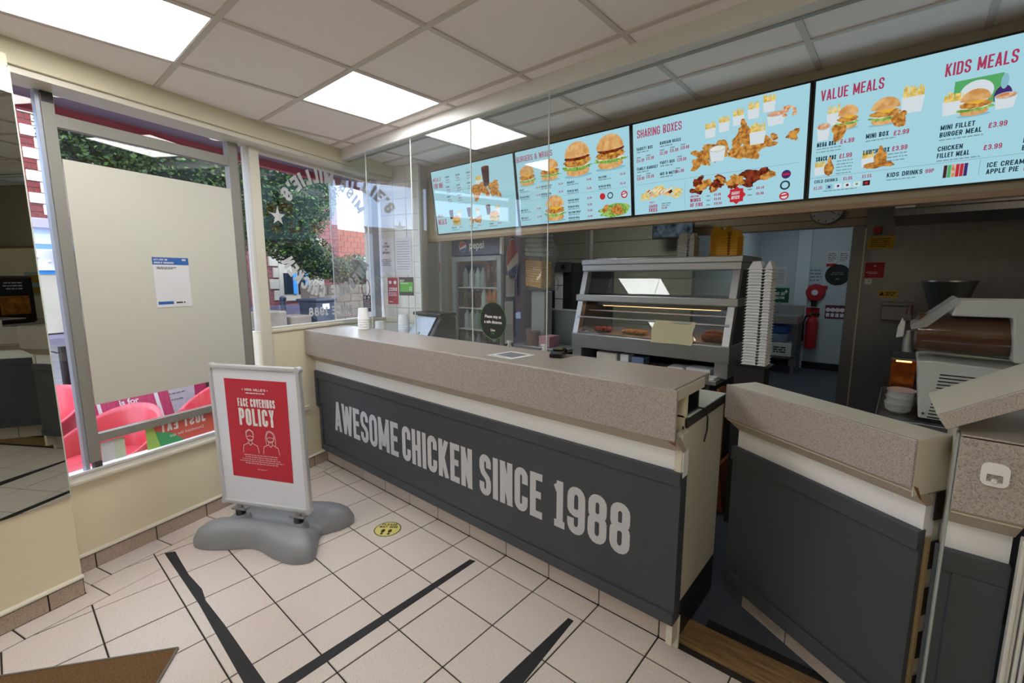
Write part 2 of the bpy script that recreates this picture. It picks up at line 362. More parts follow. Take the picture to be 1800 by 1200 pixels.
def ring(mb, cx, cy, rx, ry, t, n=32, a0=0, a1=360):
    k = n + 1; vs = []
    for i in range(k):
        a = math.radians(a0 + (a1 - a0) * i / n); vs += [(cx + rx * math.cos(a), cy + ry * math.sin(a), 0), (cx + (rx - t) * math.cos(a), cy + (ry - t) * math.sin(a), 0)]
    mb.add(vs, [(2 * i + 1, 2 * i, 2 * i + 2, 2 * i + 3) for i in range(n)])
def rect(mb, x0, x1, y0, y1, z=0.0): mb.add([(x0, y0, z), (x1, y0, z), (x1, y1, z), (x0, y1, z)], [(0, 1, 2, 3)])
def star(mb, cx, cy, r, n=5, k=0.4, rot=90):
    pts = [(cx, cy, 0)] + [(cx + (r if i % 2 == 0 else r * k) * math.cos(math.radians(rot + 180 * i / n)), cy + (r if i % 2 == 0 else r * k) * math.sin(math.radians(rot + 180 * i / n)), 0) for i in range(2 * n)]
    mb.add(pts, [(0, 1 + i, 1 + (i + 1) % (2 * n)) for i in range(2 * n)])
def soft_text(mb, s, x, y, h, al='CENTER', bold=0.0):
    """lower-case lettering from the built-in typeface"""
    cu = bpy.data.curves.new('lettering', 'FONT'); cu.body = s; cu.size = h; cu.align_x = al; cu.offset = bold; cu.resolution_u = 3
    ob = bpy.data.objects.new('lettering', cu); COL.objects.link(ob)
    dg = bpy.context.evaluated_depsgraph_get(); me = bpy.data.meshes.new_from_object(ob.evaluated_get(dg))
    mb.add([(v.co.x + x, v.co.y + y, 0) for v in me.vertices], [tuple(p.vertices) for p in me.polygons])
    bpy.data.objects.remove(ob); bpy.data.curves.remove(cu); bpy.data.meshes.remove(me)
def lift(m, e): return m @ Matrix.Translation((0, 0, e))
def sheet(name, fr, w, h, mats, parent=None, th=0.001, draw=None, bevel=0, label=None, cat='sign', group=None, lift_by=0.0006):
    """a flat printed sheet: fr = frame at lower-left corner (x right, y up, z towards the reader)"""
    mats = mats if isinstance(mats, list) else [mats]
    mb = MB(fr); mb.box(0, w, 0, h, 0, th); o = mb.build(name, mats[0], parent, bevel)
    if label: tag(o, label, cat, group)
    if draw:
        pm = MB(lift(fr, th + lift_by)); draw(pm); pm.build('print', mats[1:], o)['kind'] = 'stuff'
    return o
# ================================================================== ROOM
def clip(poly, n, c):
    """keep the side n.p >= c of a convex polygon"""
    out = []
    for i in range(len(poly)):
        a = poly[i]; b = poly[(i + 1) % len(poly)]; da = n[0] * a[0] + n[1] * a[1] - c; db = n[0] * b[0] + n[1] * b[1] - c
        if da >= 0: out.append(a)
        if (da >= 0) != (db >= 0): t = da / (da - db); out.append((a[0] + (b[0] - a[0]) * t, a[1] + (b[1] - a[1]) * t))
    return out
def area(p): return abs(sum(p[i][0] * p[(i + 1) % len(p)][1] - p[(i + 1) % len(p)][0] * p[i][1] for i in range(len(p)))) / 2
def sq(x0, x1, y0, y1): return [(x0, y0), (x1, y0), (x1, y1), (x0, y1)]
nW = (WN.x, WN.y); dW = (WD.x, WD.y)
YF0 = -2.4; XR = 0.55
# ---- floor: dark grout bed, loose tiles on it
base = clip(sq(-5, XR, YF0, 1.86), nW, WC - 0.1)
floor = struct(MB().prism(base, -0.05, -0.004).build('floor', GROUT))
GX0, GDX, GY0, GDY = -1.613, 0.3056, 1.669, 0.300
N_WB, N_MB, S_J = -2.922, -2.733, 1.045           # border lines along window wall and mirror wall, and the jog
def tile(poly, m=TILE):
    if len(poly) >= 3 and area(poly) > 0.0012: MB().slab(poly, -0.012, random.uniform(-0.0006, 0.0004), 0.0016).build('floor_tile', m, floor)
g = 0.0032
for i in range(-9, 9):
    for j in range(-14, 1):
        x0 = GX0 + i * GDX; y0 = GY0 + j * GDY
        q = sq(x0 + g, x0 + GDX - g, y0 + g, min(y0 + GDY, 1.806) - g)
        if x0 > XR: continue
        ss = [p[0] * dW[0] + p[1] * dW[1] for p in q]
        if min(ss) > S_J: tile(clip(q, nW, N_WB + g))          # beside the window wall
        elif max(ss) < S_J: tile(clip(q, nW, N_MB + g))        # beside the mirror wall
        else:                                                  # tiles cut round the corner of the mirror wall
            a = clip(clip(clip(q, dW, S_J + g), nW, N_WB + g), (-nW[0], -nW[1]), -N_MB + g * .4)
            if len(a) < 3 or area(a) < .0012: tile(clip(q, nW, N_MB + g))
            else: tile(a); tile(clip(q, nW, N_MB + g))
for k in range(-1, 9):                             # border row along the window wall
    s0 = 1.136 + (k - 1) * 0.3; q = [wp(s, o, 0)[:2] for s, o in ((s0 + g, -0.004), (s0 + .3 - g, -0.004), (s0 + .3 - g, -0.159 + g), (s0 + g, -0.159 + g))]
    q = clip(clip(q, dW, S_J), (0, -1), -1.80); tile(q)
for k in range(-9, 2):                             # border row along the mirror wall
    s0 = 0.735 + k * 0.296; q = [wp(s, o, 0)[:2] for s, o in ((s0 + g, -0.224), (s0 + .296 - g, -0.224), (s0 + .296 - g, -0.348 + g), (s0 + g, -0.348 + g))]
    q = clip(q, (-dW[0], -dW[1]), -S_J + g); tile(q)
tile([wp(s, o, 0)[:2] for s, o in ((1.004, -.004), (S_J - g, -.004), (S_J - g, -.345), (1.004, -.345))])
KFLOOR = mat('kitchen_vinyl', '4a505c', 0.45, noise=0.1, scale=14)
struct(MB().prism(clip(sq(-6.5, 3.0, 1.84, 9.7), nW, WC), -0.05, -0.003).build('floor_kitchen', KFLOOR))
# ---- window wall below the glass
wall = struct(MB(WALL).box(1.0, 2.24, 0, 0.16, 0, 0.50).box(2.24, 3.64, 0, 0.16, 0, 1.195).build('wall_window', CREAM, bevel=0.002))
MB(WALL).box(1.0, 2.24, -0.025, 0.06, 0.497, 0.520).build('sill_ledge', CREAMG, wall, 0.006)
MB(WALL).box(2.30, 2.62, -0.022, 0.0, 0.50, 0.545).build('dado_rail', CREAMG, wall, 0.008)
MB(WALL).box(2.24, 3.62, -0.012, 0.05, 1.185, 1.205).build('sill_ledge', CREAMG, wall, 0.004)
mwall = struct(MB(WALL).box(-2.6, 1.0, -0.212, 0.16, 0, 2.56).build('wall_mirror', CREAM, bevel=0.003))
def skirting(parent, s0, s1, o, step, off):
    k = s0
    while k < s1 - 0.01:
        e = min(k + step if k != s0 else s0 + off, s1); MB(WALL).box(k + .003, e - .003, o - .010, o, 0.0, 0.082).build('skirting_tile', SKIRT, parent, 0.0015); k = e
    MB(WALL).box(s0, s1, o - .006, o, 0, .084).build('skirting_grout', GROUT, parent)
    pr = [(o, .084)] + [(o - .020 * math.sin(math.radians(a)), .084 + .011 - .011 * math.cos(math.radians(a))) for a in range(0, 181, 30)] + [(o, .106)]
    MB(WALL).prism([(p[0], p[1]) for p in pr], s0, s1, 'x').build('skirting_bead', CREAMG, parent, smooth=True)
skirting(wall, 1.0, 2.76, 0, .3, .136); skirting(mwall, -2.0, 1.0, -0.212, .296, .2)
MIRROR = mat('mirror_glass', 'b9bdb6', 0.0, 1.0)
mir = struct(MB(WALL).box(-2.2, 0.997, -0.2185, -0.2125, 0.522, 2.50).build('wall_mirror_sheet', MIRROR))
mir.name = 'trim_1'
struct(MB(WALL).box(0.9965, 1.001, -0.2195, -0.214, 0.52, 2.51).build('trim_2', mat('mirror_edge', 'c9d0c4', 0.3)))
# ---- header over the windows
HEAD = mat('header_paint', 'd3cbb0', 0.5)
struct(MB(WALL).box(-2.6, 3.70, -0.15, 0.16, 2.543, 2.655).build('trim_3', HEAD, bevel=0.002))
struct(MB(WALL).box(-2.6, 3.62, -0.13, 0.05, 2.512, 2.543).build('trim_4', CREAMG, bevel=0.002))
# ---- window 1: sliding aluminium frame with the big pane
def pane(parent, s0, s1, z0, z1, o): return MB(WALL).box(s0, s1, o, o + 0.006, z0, z1).build('pane', GLASS, parent)
w1 = struct(MB(WALL).box(1.0, 2.24, 0.0, 0.09, 0.512, 0.545).build('window_1', WHITE, bevel=0.003))
MB(WALL).box(1.0, 2.24, -0.004, 0.01, 0.545, 0.556).build('track_rail', WHITE, w1)
MB(WALL).box(1.176, 1.228, 0.012, 0.062, 0.585, 2.50).build('mullion', ALUD, w1, 0.002)
MB(WALL).box(1.158, 1.177, 0.018, 0.055, 0.54, 2.52).build('mullion_reveal', mat('frame_side', '9fa6b4', 0.4, 0.3), w1, 0.002)
MB(WALL).box(1.196, 1.226, 0.005, 0.05, 0.512, 0.588).build('mullion_foot', M('dark_frame', '3c3b3a', 0.5), w1)
MB(WALL).box(1.180, 1.226, 0.012, 0.062, 2.46, 2.54).build('mullion_head', M('dark_frame', '3c3b3a', 0.5), w1)
MB(WALL).box(2.112, 2.175, 0.012, 0.062, 0.545, 2.52).build('mullion', ALUD, w1, 0.002)
MB(WALL).box(2.170, 2.186, 0.018, 0.058, 0.545, 2.53).build('mullion_reveal', M('frame_side2', '70706c', 0.5), w1)
MB(WALL).box(1.228, 2.112, 0.016, 0.058, 2.353, 2.415).build('rail', ALUD, w1, 0.002)
MB(WALL).box(1.228, 2.112, 0.016, 0.058, 0.692, 0.738).build('rail', ALUD, w1, 0.002)
for a, b, c, d in ((1.0, 1.158, .55, 2.515), (1.228, 2.112, .55, .692), (1.228, 2.112, .738, 2.353), (1.228, 2.112, 2.415, 2.515), (2.186, 2.242, .55, 2.515)): pane(w1, a, b, c, d, 0.036)
# ---- window 2 behind the white post
w2 = struct(MB(WALL).box(2.242, 2.318, -0.018, 0.07, 0.545, 2.515).build('window_2', CREAMG, bevel=0.004))
MB(WALL).box(2.318, 3.52, 0.0, 0.05, 2.49, 2.515).build('frame_head', CREAMG, w2); MB(WALL).box(2.318, 3.52, 0.0, 0.05, 1.205, 1.222).build('frame_sill', CREAMG, w2)
MB(WALL).box(3.47, 3.56, -0.01, 0.06, 1.205, 2.515).build('frame_jamb', mat('jamb_grey', '9aa3ae', 0.5), w2, 0.003)
pane(w2, 2.318, 3.47, 1.222, 2.49, 0.022)
# ---- pier with glazed tiles
PIER_S = 3.63
WTILE = mat('glazed_tile', 'd9d8ce', 0.18, noise=0.03, scale=4); WGROUT = mat('pale_grout', 'b7b4aa', 0.8)
pier = struct(MB(WALL).box(PIER_S, 3.95, -0.44, 0.16, 0, 2.66).build('wall_pier', WGROUT))
for i in range(4):
    for j in range(11):
        a = 0.155 - i * .15; z = 1.0 + j * .15
        MB(WALL).slab([(0, 0)] * 0 or sq(0, 0, 0, 0), 0, 0, 0) if False else MB(WALL).box(PIER_S - .006, PIER_S + .001, max(a - .148, -.438), a - .002, z + .002, min(z + .148, 2.648)).build('wall_tile', WTILE, pier, 0.002, seg=1)
MB(WALL).box(PIER_S - .012, PIER_S + .02, -0.452, -0.436, 0.9, 2.65).build('corner_bead', WHITE, pier, 0.003)
# ---- bulkhead carrying the menu screens, beam carrying the acrylic sheets
BULK = mat('bulkhead_shaded_cream', 'b8ab90', 0.55, noise=0.05, scale=3)  # cream wall colour, darkened here to carry the shade on the bulkhead
YB = 2.90
struct(MB().box(-3.62, 2.9, YB, YB + .03, 1.965, 2.66).build('wall_bulkhead', BULK))
struct(MB().box(-3.62, 2.9, YB - .03, YB + .03, 1.94, 1.967).build('trim_5', mat('bulkhead_lip', 'a08468', 0.55, noise=0.12, scale=9, stretch=(1, 6, 6)), bevel=0.003))
zb = ony(1000, 147.5, 2.035).z
beam = struct(MB().box(-3.72, 2.9, 2.032, 2.115, zb, 2.655).build('trim_6', WHITE, bevel=0.004))
MB().box(-3.72, 2.9, 2.10, 2.125, zb - .004, zb + .03).build('beam_lip', mat('beam_grey', '8f8f8c', 0.5), beam)
# ---- ceiling: slab, T-bar grid, lay-in tiles
ceil = struct(MB().prism(clip(sq(-6.8, 3.2, -2.7, 9.9), nW, WC - 0.16), 2.70, 2.80).build('ceiling', CEILT))
CX = [-0.4345 - 0.5985 * k for k in range(-2, 7)]; CY = [1.33 + 0.6 * k for k in range(-6, 3)]
LIGHTS = {(-0.4345, -0.47), (-2.8285, 0.13), (-2.8285, 1.33), (-2.8285, -1.07)}
LAMP = emis('light_panel', (1.0, 0.98, 0.97), PANEL_L)
n_lab = {(-2.83, 0.13): 'bright square ceiling light panel above the frosted window board', (-2.83, 1.33): 'bright square ceiling light panel beside the white beam over the counter'}
for x in CX:
    for y in CY:
        q = clip(sq(x + .004, x + .5945, y + .004, y + .596), nW, WC + 0.14)
        if y + .6 > 2.6: q = clip(q, (0, -1), -YB + .003)
        if len(q) < 3 or area(q) < .002: continue
        lit = any(abs(x - a) < .01 and abs(y - b) < .01 for a, b in LIGHTS)
        if lit:
            lab = n_lab.get((round(x, 2), round(y, 2)), 'square ceiling light panel out of view behind the photographer')
            t = thing('ceiling_light', lab, 'ceiling light', (x + .299, y + .3, 2.648), group='square ceiling light panels')
            MB().box(x + .018, x + .5805, y + .018, y + .582, 2.6495, 2.656).build('diffuser', LAMP, t)
            fr = MB(); fr.box(x + .004, x + .018, y + .004, y + .596, 2.647, 2.665).box(x + .5805, x + .5945, y + .004, y + .596, 2.647, 2.665).box(x + .018, x + .5805, y + .004, y + .018, 2.647, 2.665).box(x + .018, x + .5805, y + .582, y + .596, 2.647, 2.665)
            fr.build('frame', WHITE, t)
        else:
            MB().prism(q, 2.653, 2.668).build('ceiling_tile', CEILT, ceil)
for x in CX:
    q = clip(sq(x - .013, x + .013, -2.3, YB), nW, WC + 0.14)
    if len(q) > 2: MB().prism(q, 2.646, 2.657).build('grid_bar', CEILG, ceil)
for y in CY + [CY[-1] + .6 - .3]:
    if y > 2.6: continue
    q = clip(sq(-4.2, .78, y - .013, y + .013), nW, WC + 0.14); MB().prism(q, 2.6455, 2.6565).build('grid_bar', CEILG, ceil)
# ---- closing walls out of view and the kitchen shell
KWALL = mat('kitchen_cream', 'aaa898', 0.5, noise=0.05, scale=5)
KBLUE = mat('white_cladding', 'c3d0d6', 0.35, noise=0.03, scale=2)
struct(MB().box(-3.2, 1.9, -2.52, -2.4, 0, 2.7).build('wall_back', CREAM))
struct(MB().box(XR, XR + .12, -2.4, 1.66, 0, 2.7).build('wall_right', CREAM))
struct(MB().box(1.75, 1.87, 1.66, 6.2, 0, 2.7).build('wall_kitchen_right', mat('cream_wall_tile', 'cfcab4', 0.3, noise=0.05, scale=6)))
struct(MB().box(XR, 1.9, 1.60, 1.66, 0, 2.7).build('wall_kitchen_front', CREAM))
kb = struct(MB().box(-6.0, -2.1, 6.0, 6.1, 0, 2.7).box(-2.1, -0.36, 6.0, 6.1, 2.13, 2.7).build('wall_kitchen_back', KWALL))
for i, z in enumerate((0.3, .62, .94, 1.26, 1.58, 1.88, 2.11, 2.40)):
    z1 = (0.62, .94, 1.26, 1.58, 1.88, 2.11, 2.40, 2.65)[i]
    MB().box(-5.9, -2.1, 5.985, 6.0, z + .006, z1).build('cladding_board', KWALL, kb, 0.004, seg=1)
MB().box(-2.1, -0.36, 5.985, 6.0, 2.215, 2.65).build('cladding_board', mat('lintel_board', 'b9a98c', 0.5), kb, 0.004, seg=1)
MB().box(-2.12, -0.36, 5.97, 6.0, 2.13, 2.209).build('cladding_board', M('lintel_board2', 'b09f84', 0.5), kb, 0.004, seg=1)
struct(MB().box(-4.6, -4.5, 2.8, 6.0, 0, 2.7).build('wall_kitchen_left', KWALL))
struct(MB().box(-4.5, ony(776, 500, 3.35).x, 3.35, 3.45, 0, 2.7).build('wall_notice', mat('grey_wall', 'b4b6b4', 0.4)))
bw = struct(MB().box(-2.6, 0.6, 9.42, 9.52, 0, 2.7).build('wall_corridor', KBLUE))
px0 = ony(1403, 500, 9.38).x; px1 = ony(1421, 500, 9.38).x
MB().box(px0 - .05, px1, 9.37, 9.42, 0, 2.7).build('pilaster', mat('bright_cladding', 'd4e0e6', 0.35), bw, 0.004)
MB().box(-2.6, 0.6, 9.39, 9.42, 0, .12).build('coved_skirting', BLACK, bw)
struct(MB().box(-2.2, -2.1, 6.1, 9.5, 0, 2.7).build('wall_corridor_left', KBLUE))
struct(MB().box(-0.30, -0.2, 6.2, 9.5, 0, 2.7).build('wall_corridor_right', KBLUE))
STEELW = mat('steel_cladding', '8b8c92', 0.34, 0.9, noise=0.06, scale=3, stretch=(6, 1, 1))
sw = struct(MB().box(-0.365, 1.75, 5.95, 6.2, 0, 2.7).build('wall_steel', STEELW))
MB().box(-0.47, -0.36, 5.94, 6.05, 0, 2.13).build('corner_post', STEELD, sw, 0.004)
MB().box(-0.365, -0.352, 5.935, 5.95, 0, 2.1).build('corner_seal', mat('bright_seam', 'c9c2b4', 0.4, .5), sw)
# unseen panels added to brighten the kitchen and corridor
def fill_panel(x, y, L, col, lab):
    t = thing('ceiling_light', lab, 'ceiling light', (x, y, 2.62)); MB().box(x - .28, x + .28, y - .28, y + .28, 2.63, 2.64).build('diffuser', emis('fill_lamp', col, L), t)
    MB().box(x - .31, x + .31, y - .31, y + .31, 2.64, 2.70).build('frame', WHITE, t)
fill_panel(-2.6, 4.6, 8.0, (0.95, 1, 0.95), 'added unseen fill light panel over the kitchen behind the menu bulkhead')
fill_panel(0.9, 3.6, 4.0, (1, .85, .66), 'added unseen warm fill light panel over the drinks machine side of the kitchen')
fill_panel(-1.2, 8.0, 4.5, (0.9, 0.97, 1), 'added unseen fill light panel over the back corridor')
# ================================================================== SERVICE COUNTER
def xwall(y): return (WC - WN.y * y) / WN.x + 0.002
def run(mb, prof, x1, xl=xwall):
    """extrude a (y,z) profile along x, left end following the slanting window wall"""
    n = len(prof); a = sum(prof[i][0] * prof[(i + 1) % n][1] - prof[(i + 1) % n][0] * prof[i][1] for i in range(n))
    if a < 0: prof = prof[::-1]
    f = xl if callable(xl) else (lambda y: xl)
    return mb.add([(f(p[0]), p[0], p[1]) for p in prof] + [(x1, p[0], p[1]) for p in prof],
                  [tuple(range(n - 1, -1, -1)), tuple(range(n, 2 * n))] + [(i, (i + 1) % n, n + (i + 1) % n, n + i) for i in range(n)])
def rc(y0, y1, z0, z1): return [(y0, z0), (y1, z0), (y1, z1), (y0, z1)]
def txt_fit(mb, s, x0, x1, y, h, t=0.15, gap=0.11, slant=0):
    lo, hi = 0.1, 2.0
    for _ in range(24):
        w = (lo + hi) / 2; tot = sum(glyph(c, w, t)[1] + gap for c in s) - gap
        if tot * h > x1 - x0: hi = w
        else: lo = w
    txt(mb, s, x0, y, h, w, t, gap, slant=slant)
SOFFIT = mat('plain_laminate', 'b3a693', 0.4)
XE = -0.612
counter = thing('service_counter', 'long speckled service counter with charcoal front panel reading AWESOME CHICKEN SINCE 1988', 'counter', (-2.0, 1.95, 0))
run(MB(), rc(1.667, 2.075, 1.138, 1.178), -0.628).build('worktop', LAMTOP, counter, 0.004)
run(MB(), rc(1.655, 1.670, 0.975, 1.177), XE).build('fascia', FASCIA, counter, 0.004)
MB().prism([(1.672, 1.128), (2.00, 1.128), (2.00, 1.172), (1.664, 1.172)], -0.629, -0.622, 'x').build('worktop_end', CREAMG, counter)
run(MB(), [(1.656, .975), (1.748, .905), (1.78, .905), (1.70, .985)], -0.607).build('soffit', SOFFIT, counter)
run(MB(), rc(1.745, 1.80, .80, .907), -0.606).build('upstand', STRIP, counter)
run(MB(), rc(1.80, 1.83, .14, 1.138), -0.63).build('carcass', CREAM, counter)
fp = thing  # front panel with raised surround and a notch round the dado rail
pz0, pz1, pl0, pl1, pr = 0.152, 0.826, -3.700, -3.648, -0.607
panel = MB().prism([(pl0, .556), (pl1, .535), (pl1, pz0), (pr, pz0), (pr, pz1), (pl0, pz1)], 1.733, 1.800, 'y').build('front_panel', GREYP, counter, 0.002)
for nm, q in (('top_rail', [(pl0, .768), (pl0, pz1), (pr, pz1), (pr, .768)]), ('bottom_rail', [(pl1, pz0), (pl1, .205), (pr, .205), (pr, pz0)]),
              ('side_rail', [(pl0, .556), (pl0, .768), (pl0 + .035, .768), (pl0 + .035, .556)]), ('side_rail', [(pl1, .205), (pl1, .556), (pl1 + .035, .556), (pl1 + .035, .205)]), ('notch_rail', [(pl0, .52), (pl0, .556), (pl1 + .02, .556), (pl1 + .02, .52)])):
    MB().prism(q, 1.722, 1.735, 'y').build(nm, GREYP, panel, 0.003)
LETTER = speckle('worn_lettering', 'c3c5ca', '7a7d82', 'cfd1d5', 60, 0.55, (0.22, 0.27, 0.6, 0.8))
lt = MB(frame((0, 1.7322, 0), (1, 0, 0), (0, 0, 1)))
for s, a, b in (('AWESOME', -3.405, -2.535), ('CHICKEN', -2.490, -1.808), ('SINCE', -1.748, -1.298), ('1988', -1.222, -0.815)): txt_fit(lt, s, a, b, 0.370, 0.243, 0.158, 0.062)
lt.build('lettering', LETTER, panel)['label'] = 'worn white capitals AWESOME CHICKEN SINCE 1988'
run(MB(), rc(1.816, 1.826, 0, .16), -0.612).build('plinth_grout', GROUT, counter)
k = GX0 - 7 * GDX
while k < -0.64:
    a = max(k, -3.728); b = min(k + GDX, -0.612)
    if b - a > .02: MB().box(a + .003, b - .003, 1.808, 1.818, 0, .15).build('plinth_tile', SKIRTW, counter, 0.0015)
    k += GDX
# right-hand end of the counter
MB().box(-0.64, -0.625, 1.80, 2.315, .185, 1.0).build('end_panel', CREAMG, counter, 0.002)
MB().box(-0.638, -0.610, 1.735, 1.80, .05, .985).build('end_post', CREAMG, counter, 0.002)
MB().box(-0.638, -0.622, 1.83, 2.30, 0.0, .185).build('end_skirting', BLACK, counter, 0.002)
MB().box(-0.64, -0.606, 1.80, 1.815, 0.0, .15).build('end_post_foot', CREAMG, counter)
run(MB(), rc(1.83, 2.335, 1.008, 1.034), -0.622).build('back_shelf', mat('shelf_laminate', 'c9d2cb', 0.35), counter, 0.002)
MB().box(-0.628, -0.618, 1.80, 2.335, .992, 1.030).build('shelf_edging', M('worn_black_edge', '2b2b2a', 0.6, noise=.4, scale=40), counter)
run(MB(), rc(2.28, 2.30, .1, 1.008), -0.64).build('back_panel', CREAM, counter)
br = MB(); br.box(-0.70, -0.634, 1.960, 1.972, 1.034, 1.138).box(-0.70, -0.634, 1.80, 1.972, 1.034, 1.042).build('bracket', BLACK, counter)
MB().tube([(-0.633, 1.97, 1.04), (-0.612, 2.0, 1.03), (-0.606, 2.015, .99), (-0.607, 2.02, .93), (-0.612, 2.005, .88)], .004, 6).build('cable', BLACK, counter)
CHIP = mat('bare_chipboard', '8a5a30', 0.9, noise=.4, scale=60)
MB().add([(-0.6115, 1.6545, .975), (-0.640, 1.6545, .975), (-0.628, 1.6540, .968), (-0.6115, 1.668, .955), (-0.6105, 1.66, .99)], [(0, 1, 2), (0, 2, 3), (0, 3, 4)]).build('chipped_corner', CHIP, counter)

# ---- counter unit profile shared by gate and fixed section (local: x along, y=0 at fascia, z up)
def unit(root, m, L, top, thick, hinge_side, x_end_mat=CREAMG, plinth=True, base_y=.155, frame_r=True):
    def B(): return MB(m)
    B().box(0, L, 0, .014, .975, top).build('fascia', FASCIA, root, 0.003)
    B().box(.002, L - .002, .014, thick, .96, top - .001).build('cap', x_end_mat, root, 0.003)
    B().prism([(0.001, .976), (.088, .905), (.12, .905), (.06, .98)], .0, L, 'x').build('soffit', SOFFIT, root)
    B().box(0.003, L - .003, .088, .135, .80, .907).build('upstand', STRIP, root)
    B().box(0.004, L - .004, .10, thick, .155, .962).build('core', x_end_mat, root)
    p = B().box(-.012, L, .078, .10, .155, .826).build('front_panel', GREYP, root, 0.002)
    B().box(-.012, L, .066, .08, .762, .826).build('top_rail', GREYP, p, 0.003); B().box(-.018, L, .066, .08, .150, .215).build('bottom_rail', GREYP, p, 0.003)
    if frame_r: B().box(L - .11, L, .066, .08, .215, .762).build('side_rail', GREYP, p, 0.003)
    if plinth:
        B().box(.03, L, .160, .168, 0.016, .155).build('plinth_grout', GROUT, root)
        x = .03; e = [.03, .27, .58, L]
        for a, b in zip(e, e[1:]):
            if b > a: B().box(a + .003, b - .003, .152, .162, .016, .15).build('plinth_tile', SKIRTW, root, .0015)
# ---- open gate
gA = Vector((-0.568, 2.124, 0)); gB = Vector((0.066, 1.739, 0)); gd = (gB - gA).normalized(); GATE = frame(gA, gd, Vector((0, 0, 1)).cross(gd)); GL = (gB - gA).length
gate = thing('counter_gate', 'speckled counter gate with charcoal panel standing ajar between two counter ends', 'gate', m=GATE)
unit(gate, GATE, GL, 1.126, .165, 'r', frame_r=False)
G = lambda: MB(GATE)
G().box(GL - .0005, GL + .002, .01, .163, .95, 1.124).build('end_cap', CREAMG, gate)
G().box(GL - .004, GL + .006, .104, .118, .15, .80).build('edge_lipping', mat('oak_lipping', 'a8926a', .5), gate)
G().add([(GL - .10 * 0 + .0025, .008, .985), (GL + .0025, .03, .975), (GL + .0025, .055, .93), (GL + .0025, .085, .905), (GL + .0025, .04, .94), (GL - .03, -.0008, .978), (GL - .004, -.0008, .984)], [(0, 1, 2, 4), (2, 3, 4), (5, 0, 6)]).build('chipped_corner', CHIP, gate)
HINGE = mat('brown_hinge', '2a211b', .5, .4)
for z in (.90, .735, .575, .42, .26, .11):
    h = G().box(GL + .002, GL + .006, .118, .166, z - .045, z + .05).build('hinge', HINGE, gate, .002)
    G().cyl((GL + .010, .172, z - .045), (GL + .010, .172, z + .05), .007, n=10).build('knuckle', HINGE, h)
# ---- fixed end section with coat hook
FX = frame((0.148, 1.655, 0), (1, 0, 0), (0, 1, 0)); fixed = thing('counter_end', 'narrow speckled counter end with charcoal panel and white hook at right edge', 'counter', m=FX)
unit(fixed, FX, .137, 1.186, .40, 'l', plinth=True)
E = lambda: MB(FX)
E().box(0, .40, .0, .60, 1.178, 1.188).build('worktop', LAMTOP, fixed, .002)
E().box(-.006, 0.0, .012, .05, .0, 1.186).build('edge_post', mat('grey_white_edge', '9ea5a4', .4), fixed, .003)
E().box(.140, .150, .02, .05, 0, .93).build('architrave', WHITE, fixed, .003)
for i in range(3): E().box(.150 + i * .011, .158 + i * .011, .028 - i * .006, .05, 0, .93 + i * .01).build('architrave', WHITE, fixed, .003)
E().box(.183, .40, -.01, .05, 0, 1.0).build('return_panel', mat('grey_cream', 'b3ab9c', .5), fixed)
hk = thing('wall_hook', 'white plastic adhesive hook on the speckled counter end', 'hook', (0.21, 1.653, 1.07))
hx, hz = 0.219, 1.095
def rr(x0, x1, z0, z1, r, n=5):
    P = []
    for cx, cz, a0 in ((x1 - r, z1 - r, 0), (x0 + r, z1 - r, 90), (x0 + r, z0 + r, 180), (x1 - r, z0 + r, 270)):
        P += [(cx + r * math.cos(math.radians(a0 + 90 * i / n)), cz + r * math.sin(math.radians(a0 + 90 * i / n))) for i in range(n + 1)]
    return P
hm = MB()
o_ = rr(hx - .026, hx + .026, hz - .031, hz + .031, .016); i_ = [(hx + max(-.015, min(.015, (p[0] - hx) * .9)), hz - .008 + max(-.011, min(.009, (p[1] - hz) * .8))) for p in o_]
n_ = len(o_); yF, yK = 1.648, 1.6545
hm.add([(p[0], yF, p[1]) for p in o_] + [(p[0], yF, p[1]) for p in i_] + [(p[0], yK, p[1]) for p in o_] + [(p[0], yK, p[1]) for p in i_],
       [(i, (i + 1) % n_, n_ + (i + 1) % n_, n_ + i) for i in range(n_)] + [(2 * n_ + i, 2 * n_ + (i + 1) % n_, (i + 1) % n_, i) for i in range(n_)] + [(n_ + i, n_ + (i + 1) % n_, 3 * n_ + (i + 1) % n_, 3 * n_ + i) for i in range(n_)])
hm.build('plate', WHITEP, hk)
MB().lathe([(.006, -.006), (.007, 0), (.004, .006)], (hx, 1.646, hz - .016), 10, (0, -1, 0)).build('peg', WHITEP, hk, smooth=True)
# ---- lifting flap thrown back over the fixed end
fl0 = Vector((0.122, 1.650, 1.196)); fdir = Vector((0.130, 0, 0.083)).normalized()
FLP = frame(fl0, fdir, (0, 1, 0)); flap = thing('lifting_flap', 'raised counter flap with cream underside and speckled edge above the counter end', 'counter flap', m=FLP)
MB(FLP).box(-.004, .74, 0, .012, .0, .042).build('edge', FASCIA, flap, .002)
MB(FLP).add([(-.004, .012, .0), (.74, .012, .0), (.74, .34, .0), (-.015, .34, .0), (-.004, .012, .041), (.74, .012, .041), (.74, .34, .041), (-.015, .34, .041)], [(0, 3, 2, 1), (4, 5, 6, 7), (0, 1, 5, 4), (1, 2, 6, 5), (2, 3, 7, 6), (3, 0, 4, 7)]).build('board', CREAMG, flap, .002)
MB(FLP).box(-.006, .02, .10, .30, -.012, .0).build('hinge_leaf', WHITE, flap)
